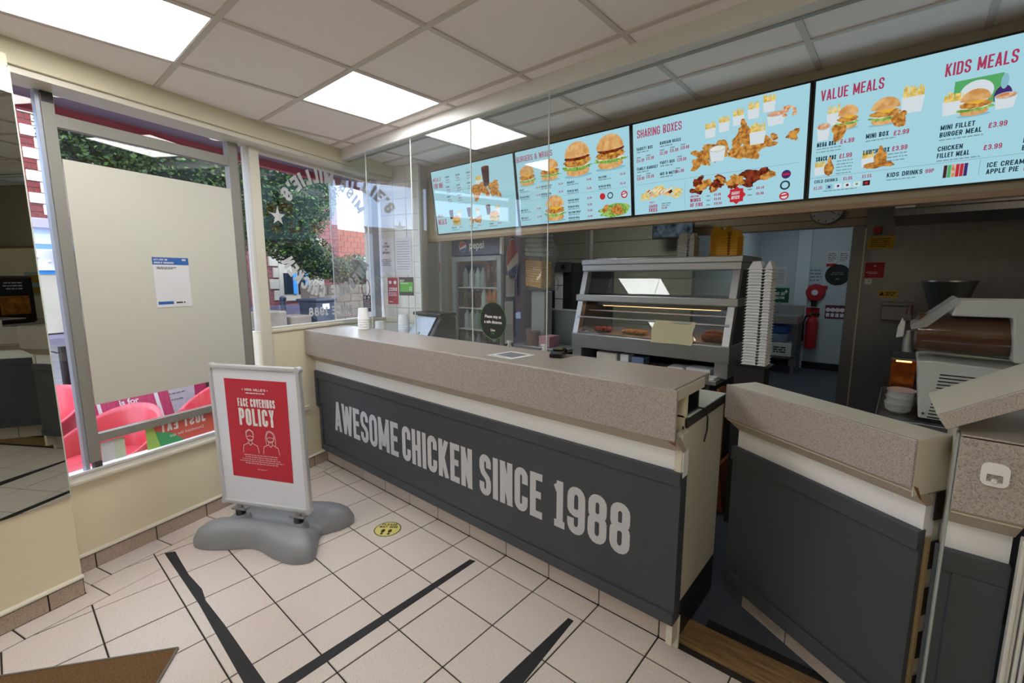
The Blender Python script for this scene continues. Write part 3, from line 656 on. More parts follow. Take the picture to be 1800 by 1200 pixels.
# ---- timber threshold under the gate
WOOD = mat('worn_pine', '9a7c50', .7, noise=.45, scale=5, stretch=(1.5, 22, 22), dark='6b5334')
th = thing('threshold_boards', 'worn pine threshold boards on the floor across the gate opening', 'threshold', (-0.2, 1.92, 0))
MB().prism([(-.636, 1.836), (.5, 1.842), (.5, 1.925), (-.632, 1.915)], -.002, .012).build('board', WOOD, th, .003)
MB().prism([(-.632, 1.918), (.5, 1.928), (.5, 2.00), (-.628, 1.995)], -.002, .014).build('board', WOOD, th, .003)
tag(MB().prism([(-.556, 2.012), (.2, 2.00), (.2, 2.05), (-.557, 2.064)], -.002, .0015).build('floor_tape', TAPE), 'black tape strip on the grey kitchen floor behind the threshold', 'tape')
# ================================================================== ACRYLIC SCREEN over the counter
EDGE = mat('acrylic_lit_edge', 'dfe6e2', .3, emit=0)  # plain white stands for the light gathered in the sheet edges
xs = [-3.92, -3.315, -2.733, -2.123, -1.520]
sl = ['acrylic screen sheet next to the street window', 'acrylic screen sheet second from the street window', 'acrylic screen sheet in front of the drinks fridge', 'acrylic screen sheet with the round distancing sticker, at the open end']
for i in range(4):
    t = thing('acrylic_screen', sl[i], 'screen', ((xs[i] + xs[i + 1]) / 2, 2.06, 1.179), group='clear acrylic sheets hanging over the counter')
    MB().box(xs[i] + .004, xs[i + 1] - .004, 2.057, 2.062, 1.179, zb).build('sheet', PLEXI, t)
    MB().box(xs[i + 1] - .0045, xs[i + 1] - .001, 2.056, 2.063, 1.179, zb).build('lit_edge', EDGE, t)
    if i == 0: MB().box(xs[i], xs[i] + .004, 2.056, 2.063, 1.179, zb).build('lit_edge', EDGE, t)
# distancing sticker
ov = MB(frame((-1.94, 2.0555, 1.33), (1, 0, 0), (0, 0, 1)))
st = thing('distancing_sticker', 'oval black sticker Please stay at a safe distance on the acrylic screen', 'sticker', (-1.94, 2.055, 1.21))
m2 = MB(frame((-1.94, 2.0555, 1.33), (1, 0, 0), (0, 0, 1))); m2.prism([(.113 * math.cos(t * math.pi / 18), .118 * math.sin(t * math.pi / 18)) for t in range(36)], -.001, .0005); m2.build('disc', mat('sticker_black', '1a211d', .5), st)
r2 = MB(lift(frame((-1.94, 2.0555, 1.33), (1, 0, 0), (0, 0, 1)), .001)); ring(r2, 0, 0, .114, .119, .004); r2.build('rim', mat('sticker_green', '4d8a4e', .5), st)
r3 = MB(lift(frame((-1.94, 2.0555, 1.33), (1, 0, 0), (0, 0, 1)), .0012)); soft_text(r3, 'Please stay at', 0, .018, .026, bold=.0006); soft_text(r3, 'a safe distance', 0, -.016, .026, bold=.0006); soft_text(r3, 'Uber', 0, -.066, .020, bold=.0006); r3.build('lettering', WHITEINK, st)
r4 = MB(lift(frame((-1.94, 2.0555, 1.33), (1, 0, 0), (0, 0, 1)), .0012)); soft_text(r4, 'Eats', 0, -.085, .018); r4.build('lettering', mat('sticker_green2', '57a05a', .5), st)
# ================================================================== MENU SCREENS
S_ = SCREEN_L
FM = [emis('menu_blue', (0.40, 0.70, 0.80), S_), emis('menu_magenta', (0.42, 0.05, 0.12), S_), emis('menu_dark', (0.02, 0.05, 0.07), S_), emis('menu_grey', (0.20, 0.33, 0.38), S_),
      emis_noise('bun', (0.62, 0.30, 0.09), (0.80, 0.50, 0.22), S_, 30), emis_noise('fried', (0.30, 0.10, 0.02), (0.72, 0.36, 0.08), S_, 55), emis_noise('lettuce', (0.10, 0.28, 0.03), (0.40, 0.62, 0.15), S_, 60),
      emis_noise('sauce', (0.04, 0.010, 0.006), (0.30, 0.05, 0.02), S_, 45), emis_noise('fries', (0.65, 0.42, 0.06), (0.92, 0.72, 0.25), S_, 60), emis('tub_white', (0.70, 0.78, 0.82), S_),
      emis('cola', (0.06, 0.02, 0.02), S_), emis_noise('mayo', (0.75, 0.70, 0.55), (0.9, 0.9, 0.85), S_, 50), emis('cheese', (0.85, 0.48, 0.05), S_), emis('tub_shade', (0.42, 0.52, 0.58), S_), emis_noise('beans', (0.6, 0.22, 0.08), (0.85, 0.6, 0.4), S_, 70),
      emis('badge_red', (0.55, 0.03, 0.04), S_), emis('bag_green', (0.10, 0.42, 0.14), S_), emis('juice_purple', (0.06, 0.03, 0.16), S_), emis('shadow_blue', (0.26, 0.52, 0.62), S_)]
BLUE, MAG, DRK, GRY, BUN, FRD, LET, SAU, FRI, TUB, COLA, MAYO, CHE, TSH, BEAN, BRED, GRN, PUR, SHB = range(19)
class Pic(MB):
    """picture on a screen; every shape lies a hair above the one before"""
    def __init__(s, m): super().__init__(m); s.z = 0.0004
    def up(s): s.z += 0.00012; return s.z
    def el(s, c, cx, cy, rx, ry, a0=0, a1=360, wob=0.0, n=22, rot=0.0):
        s.c = c; z = s.up(); P = []; full = a1 - a0 >= 360; r = random.Random(int(cx * 9999 + cy * 777 + c)); cr, sr = math.cos(rot), math.sin(rot)
        for i in range(n if full else n + 1):
            a = math.radians(a0 + (a1 - a0) * i / n); k = 1 + wob * (r.random() - .5) * 2; x = rx * k * math.cos(a); y = ry * k * math.sin(a); P.append((cx + x * cr - y * sr, cy + x * sr + y * cr, z))
        s.add(P, [tuple(range(len(P)))])
    def po(s, c, pts): s.c = c; z = s.up(); s.add([(p[0], p[1], z) for p in pts], [tuple(range(len(pts)))])
    def burger(s, x, y, w, h, meat=FRD, tall=False):
        s.el(SHB, x + w * .5, y + .04 * h, w * .5, h * .06)
        s.el(BUN, x + w * .5, y + h * .16, w * .42, h * .14); s.el(LET, x + w * .5, y + h * .28, w * .50, h * .10, wob=.25, n=30)
        s.el(MAYO, x + w * .5, y + h * .33, w * .42, h * .05, wob=.2); s.el(meat, x + w * .5, y + h * .43, w * .48, h * .14, wob=.10, n=28)
        s.po(CHE, [(x + w * .2, y + h * .55), (x + w * .85, y + h * .55), (x + w * .6, y + h * .42)])
        if tall: s.el(SAU, x + w * .5, y + h * .57, w * .44, h * .11, wob=.12, n=28); s.el(MAYO, x + w * .5, y + h * .65, w * .4, h * .03, wob=.2)
        s.el(BUN, x + w * .5, y + h * .60, w * .45, h * .40, 0, 180); s.el(BUN, x + w * .5, y + h * .61, w * .45, h * .06)
    def friesbox(s, x, y, w, h):
        r = random.Random(int(x * 1e5))
        for i in range(9):
            a = x + w * (.10 + .1 * i); t = y + h * (.86 + .16 * r.random()); s.po(FRI, [(a - w * .05, y + h * .45), (a + w * .06, y + h * .45), (a + w * (.04 + .1 * (r.random() - .5)), t), (a - w * (.05 + .08 * (r.random() - .5)), t)])
        s.po(TUB, [(x + w * .08, y), (x + w * .92, y), (x + w, y + h * .58), (x, y + h * .58)]); s.c = GRY; ring(s, x + w * .5, y + h * .28, w * .26, w * .26, w * .03); 
    def tub(s, x, y, w, h, fill=BEAN):
        s.po(TUB, [(x + w * .12, y), (x + w * .88, y), (x + w, y + h * .8), (x, y + h * .8)]); s.el(TSH, x + w / 2, y + h * .8, w * .5, h * .2); s.el(fill, x + w / 2, y + h * .8, w * .44, h * .16, wob=.05)
    def drum(s, x, y, w, h, rot=0.0, m=FRD):
        s.el(m, x + w * .5, y + h * .38, w * .48, h * .40, wob=.10, n=26, rot=rot); s.el(m, x + w * (.5 - .25 * math.sin(rot)), y + h * .80, w * .2, h * .24, wob=.1, rot=rot)
    def pile(s, x, y, w, h, n, m=FRD, m2=None, sz=.14, seed=3):
        r = random.Random(seed)
        for i in range(n):
            t = r.random(); s.el(m if not m2 or r.random() < .6 else m2, x + w * (.08 + .84 * r.random()), y + h * (.1 + .75 * r.random() * (1 - abs(t - .5))), w * sz * (.7 + .6 * r.random()), w * sz * .6 * (.7 + .5 * r.random()), wob=.18, n=18, rot=r.uniform(-1, 1))
    def drink(s, x, y, w, h):
        s.po(COLA, [(x + w * .15, y), (x + w * .85, y), (x + w, y + h), (x, y + h)]); s.el(SAU, x + w / 2, y + h, w / 2, w * .12)
    def word(s, c, t, x, y, h, w=.42, th=.15, slant=0.0, gap=.11, x1=None):
        s.c = c; m0 = s.m; s.m = lift(m0, s.up())
        if x1 is not None: txt_fit(s, t, x, x1, y, h, th, gap, slant)
        else: txt(s, t, x, y, h, w, th, gap, slant=slant)
        s.m = m0; s.up()
    def fine(s, x, y, w, n=1, h=.007, gap=.013, c=GRY, seed=1): s.c = c; m0 = s.m; s.m = lift(m0, s.up()); lines(s, x, y, w, n, h, gap, seed=seed); s.m = m0
    def bar(s, c, x0, x1, y0, y1): s.c = c; rect(s, x0, x1, y0, y1, s.up())
TP = [(754, 300), (905, 270), (1109, 226), (1424, 153)]; BP = [(770, 413), (911, 399), (1112, 381), (1421, 352)]
ex = [(ony(*t, 2.80).x + ony(*b, 2.88).x) / 2 for t, b in zip(TP, BP)]; ex.append(ex[3] + .985)
zt, zb2 = 2.572, 2.003
def screen(i, label):
    vv = Vector((0, -.08, zt - zb2)); H = vv.length; fr = frame((ex[i], 2.885, zb2), (1, 0, 0), vv); W = ex[i + 1] - ex[i]
    t = thing('menu_screen', label, 'screen', m=fr, group='menu screens along the bulkhead')
    MB(fr).box(0.002, W - .002, 0, H, -.05, -.004).build('casing', BLACK, t, .003)
    bz = MB(fr); e = .009; bz.box(.002, W - .002, 0, e, -.004, .004).box(.002, W - .002, H - e, H, -.004, .004).box(.002, e + .003, e, H - e, -.004, .004).box(W - e - .003, W - .002, e, H - e, -.004, .004); bz.build('bezel', mat('bezel_black', '0c0d0f', .3), t)
    MB(fr).box(e + .003, W - e - .003, e, H - e, -.003, .0005).build('display', FM[BLUE], t)
    MB(fr).box(.1, W - .1, .1, H - .1, -.09, -.05).build('bracket', BLACK, t)
    return t, lift(fr, .0012), W, H
def pic(t, fr, fn, name='picture'): p = Pic(fr); fn(p); p.build(name, FM, t); return p
# screen 1
t, fr, W, H = screen(0, 'leftmost menu screen with meals and cups, dimmed behind the acrylic sheet')
def f(p):
    p.word(MAG, 'MEALS', .03, .475, .035, x1=.14); p.word(MAG, 'FOR ONE', .03, .415, .045, x1=.16); p.word(MAG, 'BOX', .04, .155, .03, x1=.11); p.word(MAG, 'MEALS', .035, .09, .05, x1=.15)
    for a in range(3):
        for b in range(3):
            if a < 2 or b < 2: p.word(DRK, ('CHICKEN', 'STRIPS', 'WINGS')[b], .20 + a * .14, .49 - b * .085, .013, .6, .2); p.word(MAG, '£5.%d9' % (a + 2 * b), .21 + a * .14, .465 - b * .085, .013, .6, .2); p.fine(.20 + a * .14, .448 - b * .085, .09, 1)
    p.bar(GRY, .03, W - .03, .255, .2565)
    for a in range(3): p.word(DRK, ('REGULAR', 'FILLET', 'TOWER')[a], .22 + .24 * a, .045, .013, .6, .2); p.word(MAG, '£6.49', .32 + .24 * a, .045, .013, .6, .2); p.fine(.22 + .24 * a, .028, .13)
pic(t, fr, f, 'lettering')
def f(p): p.drink(.66, .36, .09, .15); p.friesbox(.58, .36, .08, .10); p.pile(.52, .275, .33, .13, 16, sz=.13)
pic(t, fr, f)
for a in range(3):
    def f(p): x = .20 + .235 * a; p.drink(x, .13, .055, .075); p.friesbox(x + .11, .13, .05, .07); p.burger(x + .03, .07, .12, .085) if a != 1 else p.pile(x + .03, .07, .15, .07, 9, sz=.16)
    pic(t, fr, f)
# screen 2
t, fr, W, H = screen(1, 'menu screen headed BURGERS & WRAPS with burger pictures')
def f(p):
    p.word(MAG, 'BURGERS & WRAPS', .022, .487, .042, x1=.365, th=.13, gap=.08)
    for x, y, n, c in ((.03, .275, 'FILLET', '£3.49'), (.24, .275, 'CHICKEN FILLET', '£3.79'), (.48, .275, 'MEGABITE', '£3.99'), (.74, .275, 'HALLOUMI', '£3.49'), (.03, .22, 'REGULAR MEAL', '£4.99'), (.24, .22, 'REGULAR MEAL', '£5.79'), (.48, .215, 'REGULAR MEAL', '£5.99'), (.74, .215, 'REGULAR MEAL', '£5.49'),
                       (.48, .15, 'CHICKEN WRAP', '£3.99'), (.48, .105, 'REGULAR MEAL', '£5.99'), (.48, .065, 'HALLOUMI WRAP', '£3.99'), (.48, .025, 'REGULAR MEAL', '£5.99'), (.03, .12, 'MINI FILLET', '£1.99'), (.03, .06, 'BBQ FILLET', '£4.29')):
        p.word(DRK, n, x, y, .014, .5, .2); p.word(MAG, c, x + .165, y, .014, .5, .2); p.fine(x, y - .013, .13, 1)
    p.bar(GRY, .03, W - .03, .195, .1962)
pic(t, fr, f, 'lettering')
for x, y, w, h, tl in ((.03, .305, .165, .15, 0), (.235, .315, .185, .155, 0), (.46, .31, .23, .235, 1), (.72, .32, .225, .225, 1), (.265, .02, .185, .19, 0)):
    pic(t, fr, lambda p: p.burger(x, y, w, h, tall=tl))
def f(p):
    p.el(LET, .85, .055, .115, .045, wob=.2); p.pile(.77, .03, .16, .07, 5, sz=.2); p.el(BRED, .765, .155, .022, .022); p.el(DRK, .825, .155, .022, .022); p.el(BLUE, .825, .155, .015, .015); p.el(BRED, .93, .15, .024, .024); p.el(TUB, .93, .15, .016, .016); p.po(MAG, [(.912, .145), (.948, .158), (.946, .164), (.91, .151)])
pic(t, fr, f)
# screen 3
t, fr, W, H = screen(2, 'menu screen headed SHARING BOXES with a heap of fried chicken')
def f(p):
    p.word(MAG, 'SHARING BOXES', .04, .478, .048, x1=.325, th=.13, gap=.08)
    for x, y, n in ((.035, .405, 'VARIETY BOX'), (.19, .415, 'BARGAIN BOXES'), (.035, .285, 'FAMILY BANQUET'), (.19, .30, 'PARTY BOX'), (.19, .235, 'MIX & MATCH')): p.word(DRK, n, x, y, .018, .5, .19); p.fine(x, y - .014, .11, 1); 
    for x, y, c in ((.035, .335, '£14.99'), (.10, .34, '£21.99'), (.19, .355, '£11.99'), (.255, .36, '£15.99'), (.32, .365, '£19.99'), (.30, .30, '£29.99'), (.035, .225, '£18.99'), (.10, .23, '£31.99'), (.29, .235, '£14.99')): p.word(MAG, c, x, y, .019, .42, .17); p.fine(x, y + .024, .04, 1)
    p.bar(GRY, .03, W - .035, .195, .1965); p.bar(GRY, .345, .3462, .03, .18)
    p.word(MAG, 'FULLY', .12, .072, .012, .5, .18); p.word(MAG, 'LOADED', .115, .045, .018, .45, .2); p.word(MAG, 'FRIES', .115, .018, .024, .45, .2); p.fine(.20, .06, .07, 2); p.word(MAG, '£3.99', .20, .03, .013, .5, .2)
    p.word(MAG, 'AWESOME', .38, .08, .012, .5, .18); p.word(MAG, 'WINGS', .38, .052, .022, .5, .2); p.word(MAG, 'OF FIRE', .38, .024, .022, .5, .2)
    for y, c in ((.075, '£2.99'), (.05, '£5.69'), (.024, '£10.99')): p.fine(.475, y, .03, 1); p.word(MAG, c, .52, y, .014, .5, .2)
    for y, c in ((.085, '£3.49'), (.055, '£6.89')): p.fine(.70, y, .03, 1); p.word(MAG, c, .745, y, .014, .5, .2)
pic(t, fr, f, 'lettering')
def f(p):
    for k in range(5): p.friesbox(.46 + k * .075, .40 + k * .018, .06, .085)
    p.tub(.78, .40, .09, .07); p.pile(.39, .26, .36, .17, 26, sz=.10, seed=5); p.drum(.64, .34, .07, .12, .3); p.pile(.72, .29, .22, .10, 10, sz=.13, seed=9); p.pile(.84, .43, .08, .07, 5, sz=.2, seed=2, m=BEAN)
    p.friesbox(.70, .32, .08, .11); p.tub(.49, .265, .09, .085, MAYO); p.el(FRD, .64, .285, .05, .018, wob=.1, rot=-.1); p.el(FRD, .72, .275, .04, .02, wob=.1, rot=-.7); p.pile(.40, .225, .09, .13, 7, sz=.28, seed=4)
pic(t, fr, f, 'sharing_picture')
def f(p):
    r = random.Random(2)
    for i in range(46):
        a = r.uniform(.07, .31); b = r.uniform(.09, .135) + .035 * (1 - abs(a - .19) / .13); g_ = r.uniform(-.8, .8); p.el(FRI, a, b, .026, .006, rot=g_, n=8)
    for i in range(7): p.el((BEAN, SAU)[i % 2], r.uniform(.12, .26), r.uniform(.12, .165), .016, .01, wob=.2)
    for i in range(7): p.el(MAYO, .12 + .022 * i, .145 + .006 * math.sin(i), .022, .0035, rot=.6)
pic(t, fr, f, 'fries_picture')
pic(t, fr, lambda p: p.pile(.37, .10, .20, .10, 15, m=SAU, m2=FRD, sz=.16, seed=11), 'wings_picture')
pic(t, fr, lambda p: (p.pile(.60, .105, .22, .10, 12, m=FRD, m2=SAU, sz=.17, seed=13), p.pile(.65, .16, .12, .04, 7, m=SAU, sz=.2, seed=14)), 'wings_picture')
def f(p):
    p.c = BRED; m0 = p.m; p.m = lift(m0, p.up()); star(p, .64, .065, .05, 8, .78); p.m = m0; p.up(); p.up(); p.word(TUB, 'SASSY', .612, .07, .016, .45, .2, .2); p.word(TUB, 'BITES', .612, .045, .018, .45, .2, .2)
    p.el(PUR, .885, .145, .022, .022); p.po(BRED, [(.867, .14), (.903, .14), (.903, .15), (.867, .15)]); p.el(DRK, .882, .09, .024, .024); p.el(BLUE, .882, .09, .016, .016); p.el(BRED, .88, .035, .023, .021); p.el(TUB, .88, .035, .016, .014); p.po(BRED, [(.858, .03), (.902, .036), (.902, .045), (.858, .039)])
pic(t, fr, f, 'badges')
# screen 4
t, fr, W, H = screen(3, 'menu screen headed VALUE MEALS and KIDS MEALS, nearest the camera')
pic(t, fr, lambda p: p.word(MAG, 'VALUE MEALS', .036, .469, .049, x1=.28, th=.135, gap=.08), 'heading')
pic(t, fr, lambda p: p.word(MAG, 'KIDS MEALS', .486, .462, .051, x1=.70, th=.135, gap=.08), 'heading')
fr = fr @ Matrix.Translation((0, .027, 0)) @ Matrix.Diagonal((.94, .97, 1, 1))
def f(p):
    for x, y, n, hh, x1 in ((.035, .235, 'MEGA BOX', .022, .12), (.035, .165, 'SNACK BOX', .022, .125), (.245, .24, 'MINI BOX', .022, .335), (.24, .165, 'LUNCH BOX', .022, .345), (.525, .225, 'MINI FILLET', .021, .64), (.525, .195, 'BURGER MEAL', .021, .665), (.525, .135, 'CHICKEN', .021, .61), (.525, .105, 'FILLET MEAL', .021, .635),
                        (.035, .055, 'COLD DRINKS', .016, .14), (.345, .045, 'KIDS DRINKS', .021, .48), (.70, .04, 'ICE CREAM', .021, .815), (.70, .012, 'APPLE PIE', .021, .80), (.80, .215, 'CHICKEN', .021, .90), (.80, .185, 'PIECE MEAL', .021, .91), (.80, .125, 'MINI', .021, .85), (.80, .095, 'BURGER', .021, .88)): p.word(DRK, n, x, y, hh, x1=x1, th=.19)
    for x, y, c, hh in ((.14, .235, '£4.99', .022), (.14, .165, '£1.99', .022), (.355, .235, '£2.99', .022), (.355, .165, '£3.99', .022), (.685, .205, '£3.99', .022), (.68, .115, '£3.99', .022), (.165, .055, '£1.05', .016), (.245, .055, '£1.55', .016), (.49, .045, '99P', .018), (.83, .04, '£1', .02), (.815, .012, '£1', .02), (.035, .022, '£1.25', .016)): p.word(MAG, c, x, y, hh, .5, .17)
    for x, y, w, n in ((.035, .222, .12, 2), (.13, .15, .075, 5), (.245, .225, .16, 1), (.34, .15, .08, 3), (.525, .18, .20, 1), (.525, .09, .20, 1), (.345, .03, .15, 1), (.08, .008, .20, 1)): p.fine(x, y, w, n, .005, .015)
    p.bar(GRY, .012, W - .012, .082, .0835); p.bar(GRY, .675, .6765, .012, .075)
    for k in range(5): p.bar((SHB, TUB, TUB, TUB, COLA)[k], .09 + .04 * k, .12 + .04 * k, .018, .042); p.el((PUR, PUR, COLA, GRN, BRED)[k], .105 + .04 * k, .03, .006, .006)
pic(t, fr, f, 'lettering')
def f(p): p.friesbox(.07, .33, .06, .10); p.tub(.03, .265, .06, .085); p.burger(.115, .30, .095, .115); p.drum(.085, .265, .095, .06, 1.2)
pic(t, fr, f)
def f(p): p.friesbox(.37, .325, .085, .12); p.burger(.25, .29, .125, .125); p.drum(.33, .28, .075, .06, -.9)
pic(t, fr, f)
pic(t, fr, lambda p: (p.friesbox(.03, .095, .05, .07), p.drum(.075, .09, .045, .085)))
pic(t, fr, lambda p: (p.friesbox(.235, .105, .05, .075), p.drum(.285, .11, .055, .085, .1), p.el(FRD, .29, .11, .045, .015, wob=.1), p.el(FRD, .33, .115, .04, .014, wob=.1, rot=-.3)))
def f(p):
    p.bar(GRN, .555, .71, .31, .42); p.el(TUB, .63, .36, .055, .05); p.el(PUR, .715, .33, .028, .04); p.el(SHB, .715, .385, .012, .03); p.friesbox(.52, .285, .075, .095); p.burger(.575, .265, .11, .11); p.tub(.69, .275, .07, .065)
pic(t, fr, f)
def f(p):
    for k, c in enumerate((COLA, GRN, BEAN, BRED, BRED, PUR)): p.bar(c, .555 + .014 * k, .567 + .014 * k, .015, .07)
pic(t, fr, f)
pic(t, fr, lambda p: (p.bar(TUB, .80, .86, .29, .36), p.el(FRD, .84, .30, .03, .03, wob=.1)))
# ================================================================== KITCHEN SIDE
# ---- back counter with the heated display
bc = thing('steel_back_counter', 'stainless steel back counter under the heated chicken display', 'counter', (-1.5, 3.5, 0))
MB().box(-2.79, -0.915, 3.17, 3.95, .868, .90).build('top', STEEL, bc, .003)
MB().box(-2.15, -0.94, 3.24, 3.90, .10, .868).build('carcass', M('dark_cabinet', '20211f', .6), bc)
for x in (-2.75, -0.98):
    for y in (3.22, 3.86): MB().cyl((x, y, 0), (x, y, .868), .018, n=10).build('leg', STEELD, bc)
MB().box(-2.77, -1.0, 3.24, 3.9, .28, .30).build('undershelf', STEELD, bc)
pl_ = MB(); pl_.box(-0.915, -0.895, 3.2, 3.34, 0, .84).build('timber_batten', mat('pine_batten', 'a86b42', .7, noise=.2, scale=20), bc)
MB().add([(-.86, 3.1, .02), (-.86, 3.9, .02), (-.80, 3.9, .02), (-.80, 3.1, .02), (-.86, 3.1, .34), (-.86, 3.9, .34), (-.84, 3.9, .34), (-.84, 3.1, .34)], [(0, 3, 2, 1), (4, 5, 6, 7), (0, 1, 5, 4), (1, 2, 6, 5), (2, 3, 7, 6), (3, 0, 4, 7)]).build('timber_side', mat('red_timber', '7a3a1c', .6, noise=.3, scale=12), bc)
hd = thing('heated_display', 'stainless heated display cabinet with sloping glass holding fried chicken', 'display cabinet', (-1.5, 3.6, .90))
X0, X1 = -2.14, -0.872
def yf(z): return 3.265 + (z - 1.13) * .30
MB().box(X0 - .005, X1 + .005, 3.262, 3.90, 1.010, 1.128).build('base', STEEL, hd, .004)
for x in (X0, X1 - .09): MB().box(x, x + .09, 3.27, 3.88, .902, 1.012).build('foot', STEEL, hd, .003)
MB().box(X0 + .02, X1 - .02, 3.70, 3.86, .902, 1.010).build('plinth_back', M('dark_cabinet', '20211f', .6), hd)
for x in (X0, X1 - .05):
    MB().prism([(yf(1.128), 1.128), (yf(1.128) + .065, 1.128), (yf(1.66) + .065, 1.66), (yf(1.66), 1.66)], x, x + .05, 'x').build('side_frame', STEEL, hd, .003)
    MB().prism([(yf(1.128) + .065, 1.128), (3.9, 1.128), (3.9, 1.70), (yf(1.66) + .065, 1.66)], x + .008, x + .04, 'x').build('side_panel', M('display_side', '55585a', .4, .7), hd)
MB().box(X0 - .005, X1 + .005, yf(1.66) - .012, 3.92, 1.655, 1.705).build('top_rail', STEEL, hd, .003)
MB().box(X0 - .012, X1 + .012, yf(1.66) - .018, 3.94, 1.705, 1.752).build('top', STEEL, hd, .006)
MB().box(X0 - .018, X1 + .018, yf(1.43) - .018, 3.70, 1.398, 1.455).build('shelf', STEEL, hd, .006)
MB().box(X0 + .05, X1 - .05, 3.84, 3.86, 1.13, 1.66).build('back_glass', GLASS, hd)
def slope_glass(z0, z1, nm='glass'):
    MB().prism([(yf(z0), z0), (yf(z0) + .005, z0), (yf(z1) + .005, z1), (yf(z1), z1)], X0 + .05, X1 - .05, 'x').build(nm, GLASS, hd)
slope_glass(1.135, 1.262); slope_glass(1.47, 1.65)
MB().cyl((X0 + .03, yf(1.268), 1.268), (X1 - .02, yf(1.268), 1.268), .008, n=10).build('glass_rail', STEEL, hd)
MB().cyl((X0 + .05, yf(1.318) + .12, 1.318), (X1 - .05, yf(1.318) + .12, 1.318), .006, n=10).build('heater_rail', STEEL, hd)
MB().cyl((X0 + .03, yf(1.652), 1.652), (X1 - .02, yf(1.652), 1.652), .005, n=8).build('glass_rail', STEEL, hd)
MB().box(X0 + .05, X1 - .05, yf(1.13) + .02, 3.84, 1.128, 1.140).build('tray_floor', STEELD, hd)
MB().box(X0 + .1, X1 - .1, 3.50, 3.70, 1.36, 1.398).build('heat_lamp_housing', STEELD, hd)
MB().box(X0 + .15, X1 - .15, 3.52, 3.68, 1.355, 1.36).build('heat_lamp', emis('heat_glow', (1, .45, .18), 3.0), hd)
PAPERY = mat('greaseproof', 'd9d2a8', .7)
pp = MB(); 
for a, b in ((-1.43, -1.12),):
    pp.grid(lambda u, v: (a + (b - a) * u + .006 * math.sin(9 * v), yf(1.12 + .165 * v) - .008 - .006 * math.sin(u * 7), 1.115 + .165 * v), 8, 6)
tag(pp.build('greaseproof_sheet', PAPERY, smooth=True), 'cream greaseproof paper sheet hanging over the display glass', 'paper')
FOOD = mat('fried_chicken', '7a3d17', .7, noise=.5, scale=35, bump=.5, bscale=70)
FOODL = mat('battered_bites', 'b07a45', .7, noise=.4, scale=50, bump=.5, bscale=90)
def lump(name, c, r, m, lab, grp, seed):
    rd = random.Random(seed); bm = bmesh.new(); bmesh.ops.create_icosphere(bm, subdivisions=2, radius=1)
    for v in bm.verts: k = 1 + rd.uniform(-.16, .16); v.co = Vector((v.co.x * r * 1.25 * k, v.co.y * r * k, v.co.z * r * .7 * k))
    me = bpy.data.meshes.new(name); bm.to_mesh(me); bm.free(); me.materials.append(m)
    for p in me.polygons: p.use_smooth = True
    o = bpy.data.objects.new(name, me); COL.objects.link(o); o.location = c; o.rotation_euler = (0, 0, rd.uniform(0, 6)); return tag(o, lab, 'food', grp)
rd = random.Random(4)
for i in range(10): lump('fried_chicken_piece', (-1.06 + .022 * (i % 5) * 1.4, 3.40 + .07 * (i // 5), 1.165 + .02 * (i // 5)), .042, FOOD, 'brown fried chicken piece heaped at the right end of the heated display', 'fried chicken at the right of the display', i)
for i in range(14): lump('chicken_bite', (-1.72 + .027 * (i % 7) + rd.uniform(-.005, .005), 3.40 + .06 * (i // 7), 1.160), .022, FOODL, 'small battered bite in the middle tray of the heated display', 'battered bites in the display', 50 + i)
for i in range(3): lump('spicy_wing', (-1.98 + .05 * i, 3.42, 1.163), .032, mat('spicy%d' % i, '8f2f14', .6, noise=.4, scale=40), 'dark red spicy wing at the left end of the heated display', 'spicy wings in the display', 90 + i)
# things on the shelf below the display
tag(MB().box(-1.92, -1.73, 3.30, 3.45, .901, .985).build('paper_bag_pile', mat('offwhite_paper', 'cfcabb', .8, noise=.12, scale=20), bevel=.01), 'pile of folded off-white paper bags under the display, left of the blue box', 'paper bags')
bx_ = thing('carton_tray', 'black tray with white and blue cartons under the heated display', 'tray', (-1.6, 3.36, .90)); MB().box(-1.71, -1.48, 3.30, 3.42, .901, .922).build('tray', BLACK, bx_, .003); MB().box(-1.70, -1.63, 3.305, 3.41, .922, .985).build('carton', WHITEP, bx_); MB().box(-1.60, -1.50, 3.305, 3.41, .922, .975).build('carton', M('blue_carton', '6f86a8', .6), bx_)
for i, (a, b, c) in enumerate(((-1.30, -1.18, .94), (-1.16, -0.99, .95))): tag(MB().box(a, b, 3.28, 3.42, .901, c).build('napkin_pile', PAPER, bevel=.006), ('stack of paper napkins under the display beside the coiled rack', 'stack of paper napkins at the right foot of the display')[i], 'napkins')
tag(MB().box(-1.06, -0.93, 3.175, 3.28, .901, .916).build('paper_sheet_pile', WHITEP, bevel=.004), 'white paper sheets on the front edge of the steel counter', 'paper')
rk = thing('wire_rack', 'coiled wire rack under the heated display', 'rack', (-1.4, 3.3, .9))
for i in range(10): MB().tube([(-1.475 + .017 * i + .008 * math.cos(a), 3.30, .925 + .024 * math.sin(a)) for a in [k * math.pi / 6 for k in range(13)]], .002, 5).build('coil', BLACK, rk)
kn = thing('serving_brush', 'orange-handled utensil lying on the steel counter edge', 'utensil', (-1.3, 3.2, .9)); MB().lathe([(.006, 0), (.013, .02), (.015, .07), (.010, .125)], (-1.36, 3.19, .916), 10, (1, .1, 0)).build('handle', mat('orange_handle', 'c98a14', .4), kn, smooth=True); MB().box(-1.24, -1.13, 3.19, 3.215, .908, .920).build('head', STEEL, kn, .003)
